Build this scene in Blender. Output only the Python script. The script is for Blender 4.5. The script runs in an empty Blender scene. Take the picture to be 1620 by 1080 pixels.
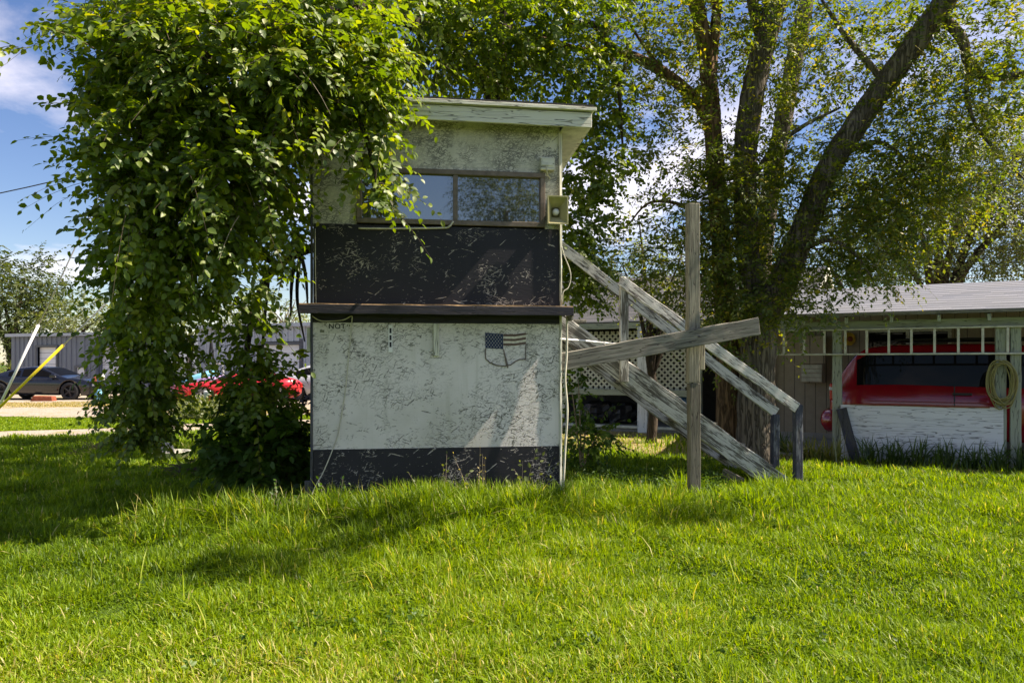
import bpy, bmesh, math, random
import numpy as np
from mathutils import Vector as V, Matrix
random.seed(7); rng = np.random.default_rng(11)
sc = bpy.context.scene
col = sc.collection
rad = math.radians

# ------------------------------------------------------------------ camera, sky, sun, exposure
FPX = 1200.0; HZ = 575.0; EYE = 1.5; TH = rad(8.2)
cam = bpy.data.objects.new("camera", bpy.data.cameras.new("camera")); col.objects.link(cam)
cam.location = (0, 0, EYE); cam.rotation_euler = (rad(90), 0, -TH)
cam.data.sensor_width = 36; cam.data.lens = FPX / 1620 * 36
cam.data.shift_y = (HZ - 540) / 1620; cam.data.clip_end = 2000; cam.data.clip_start = .05
sc.camera = cam
SUN = V((math.cos(rad(50)), -0.058, math.sin(rad(50)))).normalized()      # towards the sun
sd = bpy.data.lights.new("sun", "SUN"); sd.energy = 5.0; sd.angle = rad(.5); sd.color = (1, .95, .86)
so = bpy.data.objects.new("sun", sd); col.objects.link(so); so.location = (20, 0, 25)
so.rotation_euler = SUN.to_track_quat('Z', 'Y').to_euler()
sc.view_settings.view_transform = 'Standard'; sc.view_settings.look = 'None'
sc.view_settings.exposure = 1.4; sc.view_settings.gamma = 1
sc.view_settings.use_white_balance = True; sc.view_settings.white_balance_temperature = 7300; sc.view_settings.white_balance_tint = 15

class NT:
    def __init__(s, tree): s.t = tree; s.t.nodes.clear()
    def n(s, typ, props=None, **inp):
        nd = s.t.nodes.new(typ)
        for k, v in (props or {}).items(): setattr(nd, k, v)
        for k, v in inp.items():
            key = int(k[1:]) if k[0] == 'i' and k[1:].isdigit() else k.replace('_', ' ')
            s.set(nd.inputs[key], v)
        return nd
    def set(s, sock, v):
        if hasattr(v, 'is_output'): s.t.links.new(v, sock)
        elif hasattr(v, 'outputs'): s.t.links.new(v.outputs[0], sock)
        else:
            if isinstance(v, (tuple, list)) and len(v) == 3 and sock.type == 'RGBA': v = (*v, 1)
            sock.default_value = v
    def math(s, op, a, b=0.0, clamp=False):
        return s.n('ShaderNodeMath', {'operation': op, 'use_clamp': clamp}, i0=a, i1=b).outputs[0]
    def mix(s, f, a, b, mode='MIX'):
        nd = s.n('ShaderNodeMix', {'data_type': 'RGBA', 'blend_type': mode})
        s.set(nd.inputs[0], f); s.set(nd.inputs[6], a); s.set(nd.inputs[7], b)
        return nd.outputs[2]
    def ramp(s, f, stops):
        nd = s.n('ShaderNodeValToRGB'); s.set(nd.inputs[0], f)
        el = nd.color_ramp.elements
        while len(el) < len(stops): el.new(.5)
        for e, (p, c) in zip(el, stops):
            e.position = p; e.color = (c, c, c, 1) if not isinstance(c, (tuple, list)) else (*c[:3], 1)
        return nd.outputs[0]
    def mapr(s, v, a, b, c=0.0, d=1.0):
        nd = s.n('ShaderNodeMapRange'); s.set(nd.inputs[0], v)
        for i, x in enumerate((a, b, c, d)): nd.inputs[i + 1].default_value = x
        return nd.outputs[0]
    def obj(s): return s.n('ShaderNodeTexCoord').outputs['Object']
    def mapping(s, vec, loc=(0, 0, 0), rot=(0, 0, 0), scale=(1, 1, 1)):
        nd = s.n('ShaderNodeMapping'); s.set(nd.inputs[0], vec)
        nd.inputs[1].default_value = loc; nd.inputs[2].default_value = rot; nd.inputs[3].default_value = scale
        return nd.outputs[0]
    def noise(s, vec, scale, detail=3.0, rough=.55, dist=0.0):
        nd = s.n('ShaderNodeTexNoise'); s.set(nd.inputs['Vector'], vec)
        nd.inputs['Scale'].default_value = scale; nd.inputs['Detail'].default_value = detail
        nd.inputs['Roughness'].default_value = rough; nd.inputs['Distortion'].default_value = dist
        return nd.outputs[0]

w = bpy.data.worlds.new("World"); sc.world = w; w.use_nodes = True
N = NT(w.node_tree)
sky = N.n('ShaderNodeTexSky', {'sky_type': 'NISHITA', 'sun_disc': False, 'sun_elevation': math.asin(SUN.z),
          'sun_rotation': math.atan2(SUN.x, SUN.y), 'air_density': 1.0, 'dust_density': .4, 'ozone_density': 2.5})
hs = N.n('ShaderNodeHueSaturation'); hs.inputs['Saturation'].default_value = 1.22; hs.inputs['Hue'].default_value = .512; hs.inputs['Value'].default_value = .64; N.set(hs.inputs['Color'], sky)
dirv = N.n('ShaderNodeTexCoord').outputs['Generated']
sep = N.n('ShaderNodeSeparateXYZ', i0=dirv)
den = N.math('ADD', N.math('MAXIMUM', sep.outputs[2], 0.0), .28)
cx = N.math('DIVIDE', sep.outputs[0], den); cy = N.math('DIVIDE', sep.outputs[1], den)
cv = N.n('ShaderNodeCombineXYZ', i0=cx, i1=cy, i2=0.0)
cn = N.noise(N.mapping(cv, loc=(3.1, 1.7, 0)), 1.5, 9, .58, .3)
cl = N.mapr(cn, .50, .70)
cs = N.noise(N.mapping(cv, loc=(3.18, 1.62, .4)), 1.9, 6, .6)
ccol = N.mix(N.mapr(cs, .35, .65), (3.8, 3.9, 4.7), (8.0, 7.9, 8.5))
wc = N.mix(N.math('MULTIPLY', cl, .92), hs, ccol)
bg = N.n('ShaderNodeBackground', Color=wc, Strength=.10)
N.n('ShaderNodeOutputWorld', Surface=bg)

def P(u, v, d):                    # a point seen at pixel (u, v), d metres ahead
    a = (u - 810) / FPX * d
    return V((math.sin(TH) * d + math.cos(TH) * a, math.cos(TH) * d - math.sin(TH) * a, EYE + (HZ - v) / FPX * d))
def PY(u, v, Y): return P(u, v, Y / (math.cos(TH) - math.sin(TH) * (u - 810) / FPX))
def XD(X, d, z=0.0): return V((math.sin(TH) * d + math.cos(TH) * X, math.cos(TH) * d - math.sin(TH) * X, z))
E_ = V((.8765, -.4815)); N_ = V((.4815, .8765))
def HS(s, o, z=0.0):               # the house's own axes: s along its front, o behind the carport posts
    q = V((4.44, 12.4)) + E_ * s + N_ * o
    return XD(q.x, q.y, z)
HE = (HS(1, 0) - HS(0, 0)); HN = (HS(0, 1) - HS(0, 0)); UP = V((0, 0, 1)); HROT = math.atan2(HE.y, HE.x)

def gz(x, y):
    m = .07 * np.exp(-(((x - .1) / 1.0) ** 2 + ((y - 6.75) / .75) ** 2))
    return m + .025 * np.sin(x * 1.7 + y * .9) * np.sin(y * 1.3 - x * .4) * np.exp(-((x * x + y * y) / 900.))

# ------------------------------------------------------------------ materials
def mat(name):
    m = bpy.data.materials.new(name); m.use_nodes = True
    return m, NT(m.node_tree)
def fin(t, bsdf): t.n('ShaderNodeOutputMaterial', Surface=bsdf)
def pbsdf(t, colr, rough=.7, metal=0.0, bump=None, bd=.01, bs=.6, spec=.3):
    b = t.n('ShaderNodeBsdfPrincipled', Base_Color=colr, Roughness=rough, Metallic=metal)
    b.inputs['Specular IOR Level'].default_value = spec
    if bump is not None:
        bn = t.n('ShaderNodeBump', Height=bump); bn.inputs['Distance'].default_value = bd; bn.inputs['Strength'].default_value = bs
        t.set(b.inputs['Normal'], bn)
    return b
def simple(name, c, rough=.6, metal=0.0, var=.25, scale=9.0, spec=.3, bd=.003):
    m, t = mat(name); o = t.obj()
    n = t.noise(o, scale, 5, .6)
    cc = t.mix(t.mapr(n, .3, .7), tuple(x * (1 - var) for x in c), tuple(min(1, x * (1 + var)) for x in c))
    fin(t, pbsdf(t, cc, rough, metal, t.noise(o, scale * 6, 4), bd, .5, spec)); return m

def streaks(t, o, seed, sx, sz, angs, lo, hi):
    out = None
    for k, a in enumerate(angs):
        q = t.mapping(t.mapping(o, rot=(0, a, 0)), loc=(seed + 3.7 * k, 0, seed * 2 + k), scale=(sx, 1, sz))
        s = t.mapr(t.noise(q, 1, 2.5, .6, 0), lo, hi)
        out = s if out is None else t.math('MAXIMUM', out, s)
    return out
def osb(name, paint, wood, wood2, seed, bias, mscale=1.6, lo=.60, hi=.68, stain=(.5, .52, .42)):
    m, t = mat(name); o = t.obj()
    st = streaks(t, o, seed, 9, 58, (.10, -.42, .55, 1.2), lo, hi)
    st2 = streaks(t, o, seed + 9.3, 19, 95, (-.15, .35, -.8), lo, hi + .01)
    patch = t.noise(t.mapping(o, loc=(seed, 0, seed)), mscale, 5, .7)
    rough = t.noise(t.mapping(o, loc=(seed, 2, seed), scale=(1, 1, 1.6)), 38, 4, .7)
    p1 = t.mapr(patch, .5 - bias, .64 - bias)
    fac = t.math('MULTIPLY', t.math('MAXIMUM', st, t.math('MULTIPLY', st2, .9)), t.math('ADD', p1, .12))
    fac = t.mapr(t.math('ADD', fac, t.math('MULTIPLY', t.math('SUBTRACT', rough, .5), .9)), .34, .46)
    fac = t.math('MULTIPLY', fac, t.mapr(t.noise(t.mapping(o, loc=(seed, 9, 3)), 4.5, 3, .6), .36, .58, .25, 1))
    big_st = streaks(t, o, seed + 4.4, 4.2, 34, (.2, -.3, .7), .685, .70)
    fac = t.math('MAXIMUM', fac, t.math('MULTIPLY', big_st, t.math('ADD', t.mapr(rough, .38, .5), .1)))
    # the paint has gone altogether in ragged patches
    bare = t.math('ADD', t.math('MULTIPLY', patch, .55), t.math('ADD', t.math('MULTIPLY', rough, .38), t.math('MULTIPLY', t.noise(t.mapping(o, rot=(0, .3, 0), loc=(seed, 1, 0), scale=(5, 1, 30)), 1, 3), .32)))
    fac = t.math('MAXIMUM', fac, t.math('MULTIPLY', t.mapr(bare, .80 - bias * .55, .84 - bias * .55), .85))
    speck = t.mapr(t.noise(t.mapping(o, loc=(seed * 3, 1, 2), scale=(1, 1, 2)), 30, 3, .6), .69, .72)
    fac = t.math('MAXIMUM', fac, t.math('MULTIPLY', speck, .8))
    big = t.noise(t.mapping(o, loc=(seed, 4, 1)), 1.1, 5, .6)
    drip = t.noise(t.mapping(o, loc=(seed, 7, 1), scale=(9, 1, .7)), 1, 4, .6)
    pc = t.mix(t.math('MULTIPLY', t.mapr(big, .42, .72), .55), paint, tuple(a * b for a, b in zip(paint, stain)))
    pc = t.mix(t.math('MULTIPLY', t.mapr(drip, .52, .75), .45), pc, tuple(a * b for a, b in zip(paint, stain)))
    wc_ = t.mix(t.noise(t.mapping(o, loc=(1, seed, 3), scale=(1, 1, 4)), 12, 3), wood, wood2)
    c = t.mix(fac, pc, wc_)
    relief = t.math('SUBTRACT', t.math('MULTIPLY', t.noise(t.mapping(o, rot=(0, .4, 0), scale=(12, 1, 60)), 1, 2), .5), fac)
    fin(t, pbsdf(t, c, .62, 0, relief, .004, .6, .35)); return m
M = {}
M['osb_white_low'] = osb('white_paint_on_strand_board', (.68, .645, .61), (.09, .09, .075), (.22, .21, .18), 1.3, .09, 1.7, .60, .66)
M['osb_white_up'] = osb('worn_white_paint_on_strand_board', (.63, .605, .52), (.11, .11, .095), (.27, .265, .23), 5.1, .13, 1.8, .56, .62)
M['osb_black'] = osb('black_paint_on_strand_board', (.011, .011, .016), (.62, .57, .50), (.26, .23, .20), 8.2, -.01, 1.9, .628, .655, (1.9, 1.8, 1.7))
M['osb_side'] = osb('plain_white_siding', (.5, .5, .44), (.14, .13, .11), (.25, .23, .2), 9.4, .1)

def wood(name, base, dark, paint=None, pamt=.5, grain=70.0):
    m, t = mat(name); o = t.obj()
    g = t.noise(t.mapping(o, scale=(3.4, grain, grain)), 1, 5, .68, .5)
    g2 = t.noise(t.mapping(o, loc=(3, 1, 2), scale=(.9, grain * .35, grain * .35)), 1, 3, .6)
    c = t.mix(t.mapr(g, .32, .66), dark, base)
    c = t.mix(t.math('MULTIPLY', t.mapr(g2, .5, .75), .6), c, tuple(x * .45 for x in dark))
    if paint:
        pm = t.math('ADD', t.math('MULTIPLY', g, .65), t.math('MULTIPLY', t.noise(t.mapping(o, scale=(3, 9, 9)), 1, 4, .6), .55))
        f = t.mapr(pm, .72 - pamt * .3, .76 - pamt * .3)
        c = t.mix(f, c, paint)
    vn = t.n('ShaderNodeTexVoronoi', Scale=1.0); t.set(vn.inputs['Vector'], t.mapping(o, scale=(2.1, 9, 9)))
    knot = t.mapr(vn.outputs['Distance'], .06, .13, 1, 0)
    c = t.mix(t.math('MULTIPLY', knot, .7), c, tuple(x * .5 for x in dark))
    ck = t.noise(t.mapping(o, loc=(7, 2, 4), scale=(1.6, 26, 26)), 1, 2, .5, .3)
    crack = t.mapr(t.math('ABSOLUTE', t.math('SUBTRACT', ck, .5)), .004, .016, 1, 0)
    c = t.mix(t.math('MULTIPLY', crack, .75), c, (.02, .018, .015))
    fin(t, pbsdf(t, c, .8, 0, t.math('SUBTRACT', g, crack), .006, .8, .2)); return m
M['wood_grey'] = wood('bare_grey_weathered_wood', (.29, .275, .225), (.12, .112, .095))
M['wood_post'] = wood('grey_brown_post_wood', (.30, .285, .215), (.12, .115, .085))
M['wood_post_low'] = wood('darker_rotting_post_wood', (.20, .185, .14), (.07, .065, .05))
M['wood_dark'] = wood('dark_stained_wood', (.12, .12, .11), (.04, .04, .045), (.06, .065, .085), .4)
M['wood_paint'] = wood('peeling_white_painted_wood', (.24, .22, .19), (.08, .075, .07), (.54, .54, .50), .58)
M['wood_paint2'] = wood('peeling_pale_painted_wood', (.23, .22, .18), (.07, .065, .06), (.44, .44, .40), .46)
M['wood_bluegrey'] = wood('worn_blue_black_painted_wood', (.26, .27, .28), (.10, .11, .13), (.05, .055, .075), .55)
M['trim_white'] = wood('aged_white_painted_trim', (.40, .39, .32), (.2, .19, .15), (.62, .62, .52), .85)
M['ledge'] = wood('black_painted_ledge_wood', (.16, .13, .10), (.06, .05, .045), (.03, .03, .038), .85)
M['ledge_top'] = simple('mossy_ledge_top', (.20, .13, .06), .9, var=.5, scale=20)
M['roll_roof'] = simple('dark_roll_roofing', (.04, .04, .038), .95, scale=30)
M['soffit'] = simple('grey_white_soffit', (.5, .5, .42), .8)
M['bronze'] = simple('brown_anodised_frame', (.15, .12, .09), .5, .3, scale=20)
M['sage'] = wood('sage_grey_painted_wood', (.25, .26, .2), (.16, .17, .13), (.33, .36, .28), .9)
M['alu'] = simple('dull_painted_aluminium', (.52, .52, .44), .5, .2)
M['beige'] = simple('faded_beige_plastic', (.42, .38, .19), .5, var=.15)
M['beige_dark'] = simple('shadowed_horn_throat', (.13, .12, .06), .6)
M['cable'] = simple('dirty_white_cable', (.50, .48, .38), .6)
M['black_wire'] = simple('black_wire', (.02, .02, .02), .5)
M['steel_wire'] = simple('galvanised_wire', (.5, .5, .5), .4, .5)
M['white_pl'] = simple('white_plastic', (.78, .78, .76), .45, var=.08)
M['yellow_pl'] = simple('yellow_plastic', (.75, .58, .03), .4, var=.1)
M['hose'] = simple('yellow_green_hose', (.25, .225, .085), .5, var=.15)
M['rubber'] = simple('tyre_rubber', (.025, .025, .026), .75)
M['rim_dark'] = simple('dark_alloy', (.05, .05, .055), .3, .7)
M['rim_light'] = simple('silver_alloy', (.6, .6, .62), .3, .8, var=.1)
M['black_pl'] = simple('black_plastic', (.02, .02, .022), .4)
M['concrete'] = simple('concrete_slab', (.30, .29, .27), .9, scale=4)
M['stone'] = simple('grey_stone', (.25, .25, .25), .9, var=.5, scale=14)
M['sign_red'] = simple('orange_red_sticker', (.7, .13, .03), .5)
M['pedestal'] = simple('pale_green_utility_plastic', (.42, .50, .38), .5, var=.1)
M['flag_blue'] = simple('faded_navy_print', (.025, .04, .085), .7, scale=30)
M['flag_red'] = simple('faded_brown_red_print', (.13, .085, .07), .8, scale=30)
M['flag_cream'] = simple('faded_cream_print', (.60, .56, .46), .8, scale=30)
M['ink'] = simple('black_stencil_ink', (.03, .03, .02), .8)
M['smudge'] = simple('faded_stencil_ink', (.16, .17, .12), .9)
M['tape'] = simple('brown_string', (.16, .13, .11), .9, var=.4, scale=40)
M['bag'] = simple('black_bin_bag', (.012, .012, .014), .25, scale=12, spec=.6, bd=.03)
M['blue_tarp'] = simple('blue_tarp', (.05, .14, .30), .5, var=.3)
M['purple'] = simple('faded_purple_fabric', (.42, .28, .55), .6, var=.15, scale=3)
M['cyan'] = simple('faded_cyan_fabric', (.16, .42, .55), .6, var=.2, scale=3)
M['brick_red'] = simple('rusty_red', (.22, .06, .03), .8)
M['tail'] = simple('red_lens', (.5, .02, .015), .15, spec=.6, var=.05)
M['lens'] = simple('clear_lens', (.6, .6, .62), .1, spec=.6, var=.05)
M['yellow_paint'] = simple('yellow_enamel', (.6, .4, .05), .5)
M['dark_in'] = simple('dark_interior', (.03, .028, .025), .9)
M['poster_blue'] = simple('faded_blue_green_print', (.2, .34, .5), .6, var=.6, scale=6)

def carpaint(name, c, rough=.22):
    m, t = mat(name)
    n = t.noise(t.obj(), 5, 5)
    b = pbsdf(t, t.mix(n, c, tuple(x * .8 for x in c)), rough, 0, None, spec=.5)
    b.inputs['Coat Weight'].default_value = .6; b.inputs['Coat Roughness'].default_value = .06
    fin(t, b); return m
M['car_black'] = carpaint('black_car_paint', (.007, .008, .012))
M['car_red'] = carpaint('red_car_paint', (.42, .012, .02))
M['van_red'] = carpaint('dark_red_van_paint', (.30, .006, .012))
M['car_silver'] = carpaint('silver_car_paint', (.42, .44, .47), .3)
M['car_maroon'] = carpaint('faded_maroon_paint', (.20, .05, .08), .45)
def glassy(name, c, f, rough=.02):
    m, t = mat(name)
    wv = t.noise(t.obj(), 3, 2)
    bn = t.n('ShaderNodeBump', Height=wv); bn.inputs['Distance'].default_value = .004; bn.inputs['Strength'].default_value = .05
    d = pbsdf(t, c, .5, spec=.05); g = t.n('ShaderNodeBsdfGlossy', Roughness=rough, Color=(.86, .81, .74)); t.set(g.inputs['Normal'], bn)
    fin(t, t.n('ShaderNodeMixShader', i0=f, i1=d, i2=g)); return m
M['glass'] = glassy('reflecting_window_glass', (.06, .06, .058), .36)
M['car_glass'] = glassy('tinted_car_glass', (.002, .002, .002), .013)

def leafmat(name, stops, trans=.42, gloss=.05):
    m, t = mat(name)
    r = t.n('ShaderNodeAttribute', {'attribute_name': 'rnd'}).outputs['Fac']
    c = t.ramp(r, stops)
    d = t.n('ShaderNodeBsdfDiffuse', Color=c)
    tc = t.mix(.5, c, (1.0, 1.0, .25), 'MULTIPLY')
    tc = t.mix(1.0, tc, (1.9, 1.75, .8), 'MULTIPLY')
    tr = t.n('ShaderNodeBsdfTranslucent', Color=tc)
    g = t.n('ShaderNodeBsdfGlossy', Color=(1, 1, 1), Roughness=.5)
    a = t.n('ShaderNodeMixShader', i0=trans, i1=d, i2=tr)
    fin(t, t.n('ShaderNodeMixShader', i0=gloss, i1=a, i2=g)); return m
M['leaf_big'] = leafmat('broad_green_leaf', [(0, (.052, .10, .007)), (.5, (.11, .18, .010)), (.85, (.175, .235, .014)), (1, (.24, .27, .02))], .5, .035)
M['leaf_elm'] = leafmat('small_elm_leaf', [(0, (.045, .085, .010)), (.5, (.10, .145, .014)), (.85, (.17, .195, .018)), (1, (.28, .24, .02))], .52, .03)
M['leaf_pale'] = leafmat('pale_distant_leaf', [(0, (.06, .085, .025)), (.5, (.11, .145, .04)), (1, (.17, .20, .06))], .45, .03)
M['leaf_dark'] = leafmat('dark_distant_leaf', [(0, (.024, .042, .012)), (.5, (.05, .075, .02)), (1, (.085, .11, .03))], .42, .012)
M['leaf_shrub'] = leafmat('dark_shrub_leaf', [(0, (.032, .075, .010)), (.6, (.06, .125, .014)), (1, (.11, .18, .02))], .38, .018)
M['leaf_brown'] = leafmat('dead_brown_leaf', [(0, (.05, .025, .018)), (.6, (.10, .05, .03)), (1, (.16, .09, .05))], .25)
M['grass'] = leafmat('lawn_grass', [(0, (.046, .092, .004)), (.3, (.104, .185, .005)), (.55, (.165, .258, .007)), (.84, (.245, .32, .014)), (.95, (.36, .34, .09)), (1, (.46, .40, .17))], .42, .015)
M['grass_dry'] = leafmat('dry_lawn_grass', [(0, (.16, .18, .03)), (.3, (.27, .24, .08)), (.65, (.38, .31, .15)), (1, (.46, .37, .21))], .35, .01)
M['strap'] = leafmat('strap_leaf', [(0, (.03, .07, .014)), (.7, (.07, .13, .018)), (1, (.25, .23, .05))], .35)

def barkmat(name, c1, c2, sc_=1.0):
    m, t = mat(name); o = t.obj()
    q = t.mapping(o, scale=(15 * sc_, 15 * sc_, 1.5 * sc_))
    a = t.noise(q, 1.0, 3, .55, .6); b = t.noise(t.mapping(o, loc=(3, 2, 1), scale=(34 * sc_, 34 * sc_, 5 * sc_)), 1.0, 4, .65, .4)
    ridge = t.mapr(t.math('ABSOLUTE', t.math('SUBTRACT', a, .5)), 0, .10)
    h = t.math('ADD', t.math('MULTIPLY', ridge, .55), t.math('MULTIPLY', b, .55))
    big = t.noise(o, 1.6, 4)
    c = t.mix(t.mapr(h, .25, .9), c1, c2); c = t.mix(t.mapr(big, .35, .7, 0, .5), c, tuple(x * .5 for x in c2))
    fin(t, pbsdf(t, c, .95, 0, h, .035, 1.0, .1)); return m
M['bark'] = barkmat('grey_furrowed_bark', (.05, .042, .033), (.24, .205, .16))
M['bark_brown'] = barkmat('brown_shaggy_bark', (.055, .035, .021), (.26, .165, .09))
M['bark_dark'] = barkmat('dark_bark', (.03, .025, .02), (.10, .08, .06))
M['twig'] = simple('brown_twig', (.10, .075, .05), .9)
M['twig_pale'] = simple('pale_twig', (.24, .20, .15), .9)

def shinglemat(name, c1, c2):
    m, t = mat(name); o = t.obj(); sp = t.n('ShaderNodeSeparateXYZ', i0=o)
    y = t.math('DIVIDE', sp.outputs[1], .25); row = t.math('FLOOR', y); fy = t.math('FRACT', y)
    xc = t.math('FLOOR', t.math('ADD', t.math('DIVIDE', sp.outputs[0], .42), t.math('MULTIPLY', row, .37)))
    wn = t.n('ShaderNodeTexWhiteNoise', {'noise_dimensions': '2D'}); t.set(wn.inputs['Vector'], t.n('ShaderNodeCombineXYZ', i0=xc, i1=row, i2=0.0))
    lim = t.math('ADD', t.math('MULTIPLY', wn.outputs['Value'], .30), .10)
    line = t.math('LESS_THAN', fy, lim)
    c = t.mix(wn.outputs['Value'], c1, c2)
    c = t.mix(t.math('MULTIPLY', line, .92), c, (.03, .035, .04))
    n = t.noise(o, 1.1, 5, .6)
    c = t.mix(t.mapr(n, .4, .75, 0, .4), c, (.12, .12, .11))
    fin(t, pbsdf(t, c, .9, 0, t.math('ADD', t.math('MULTIPLY', line, -1), t.math('MULTIPLY', t.noise(o, 150, 2), .3)), .012, .9, .2)); return m
M['shingle'] = shinglemat('grey_asphalt_shingle', (.115, .125, .15), (.19, .20, .23))
M['shingle_dark'] = shinglemat('dark_asphalt_shingle', (.05, .052, .056), (.08, .08, .085))

def sidingmat(name, c):
    m, t = mat(name); o = t.obj()
    sx = t.n('ShaderNodeSeparateXYZ', i0=o).outputs[0]
    fr = t.math('FRACT', t.math('MULTIPLY', sx, 5.0)); groove = t.mapr(t.math('ABSOLUTE', t.math('SUBTRACT', fr, .5)), .46, .49)
    n = t.noise(t.mapping(o, scale=(8, 8, .7)), 1, 5, .6)
    cc = t.mix(t.mapr(n, .3, .7), tuple(x * .85 for x in c), c)
    cc = t.mix(groove, cc, tuple(x * .3 for x in c))
    fin(t, pbsdf(t, cc, .8, 0, t.math('MULTIPLY', groove, -1), .01, .8, .2)); return m
M['siding'] = sidingmat('grooved_tan_siding', (.36, .31, .24))
M['panel_white'] = wood('flaking_white_plywood', (.30, .29, .26), (.12, .115, .11), (.70, .72, .74), .90, 34)
def shedmat(name, c):
    m, t = mat(name); o = t.obj()
    n = t.noise(t.mapping(o, scale=(1, 1, .35)), 2, 5, .6)
    fin(t, pbsdf(t, t.mix(t.mapr(n, .35, .7), tuple(x * .85 for x in c), c), .45, .2, None, spec=.4)); return m
M['shed_dark'] = shedmat('slate_grey_sheet_metal', (.17, .19, .23))
M['shed_light'] = shedmat('light_grey_sheet_metal', (.42, .45, .50))
M['shed_trim'] = shedmat('dark_grey_trim', (.10, .105, .12))
M['door_white'] = simple('white_panel_door', (.74, .75, .76), .4, var=.05, scale=2)

def groundmat():
    m, t = mat('lawn_soil'); o = t.obj()
    a = t.noise(o, .35, 5, .6); b = t.noise(o, 9, 6, .7)
    green = t.mix(b, (.030, .062, .008), (.075, .115, .018))
    dry = t.mix(b, (.22, .17, .075), (.40, .31, .17))
    sp = t.n('ShaderNodeSeparateXYZ', i0=o)
    # the lawn behind the stairs and along the carport is thin and dry
    off = t.math('ADD', t.math('MULTIPLY', sp.outputs[0], HN.x), t.math('ADD', t.math('MULTIPLY', sp.outputs[1], HN.y), -HS(0, 0).dot(HN)))
    w1 = t.mapr(t.math('ADD', off, t.math('MULTIPLY', t.math('SUBTRACT', a, .5), 2.5)), -2.2, -1.0)
    w2 = t.mapr(sp.outputs[0], .8, 2.4); w3 = t.mapr(sp.outputs[1], 19, 24, 1, 0)
    f = t.math('MULTIPLY', t.math('MULTIPLY', w1, w2), w3)
    f = t.math('MULTIPLY', f, t.mapr(t.noise(o, 1.7, 5, .7), .33, .55))
    c = t.mix(f, green, dry)
    fin(t, pbsdf(t, c, .95, 0, b, .03, .8, .1)); return m
M['ground'] = groundmat()
def gravelmat():
    m, t = mat('pale_gravel'); o = t.obj()
    v = t.n('ShaderNodeTexVoronoi', Scale=28.0); t.set(v.inputs['Vector'], o)
    n = t.noise(o, 1.2, 6, .65)
    c = t.mix(v.outputs['Color'], (.24, .20, .16), (.40, .34, .275))
    c = t.mix(t.mapr(n, .52, .68), c, (.22, .20, .07))
    fin(t, pbsdf(t, c, .95, 0, v.outputs['Distance'], .02, .8, .1)); return m
M['gravel'] = gravelmat()

# ------------------------------------------------------------------ building helpers
ORG = {}
def tag(o, label=None, cat=None, group=None, kind=None):
    if label: o['label'] = label
    if cat: o['category'] = cat
    if group: o['group'] = group
    if kind: o['kind'] = kind
    return o
def thing(name, label, cat, loc=(0, 0, 0), rz=0.0, group=None):
    o = bpy.data.objects.new(name, None); col.objects.link(o); o.empty_display_size = .2
    o.location = loc; o.rotation_euler = (0, 0, rz); ORG[o.name] = V(loc)
    return tag(o, label, cat, group)
def link(o, parent=None):
    col.objects.link(o)
    if parent is not None: o.parent = parent
    return o
def np_mesh(name, verts, loops, starts, m, attr=None, smooth=True):
    me = bpy.data.meshes.new(name)
    me.vertices.add(len(verts)); me.vertices.foreach_set('co', np.ascontiguousarray(verts, dtype=np.float32).ravel())
    me.loops.add(len(loops)); me.loops.foreach_set('vertex_index', np.ascontiguousarray(loops, dtype=np.int32))
    me.polygons.add(len(starts)); me.polygons.foreach_set('loop_start', np.ascontiguousarray(starts, dtype=np.int32))
    me.update(calc_edges=True); me.validate()
    if smooth: me.polygons.foreach_set('use_smooth', np.ones(len(starts), dtype=bool))
    if attr is not None:
        a = me.attributes.new('rnd', 'FLOAT', 'POINT'); a.data.foreach_set('value', np.ascontiguousarray(attr, dtype=np.float32))
    me.materials.append(m)
    return me

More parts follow.
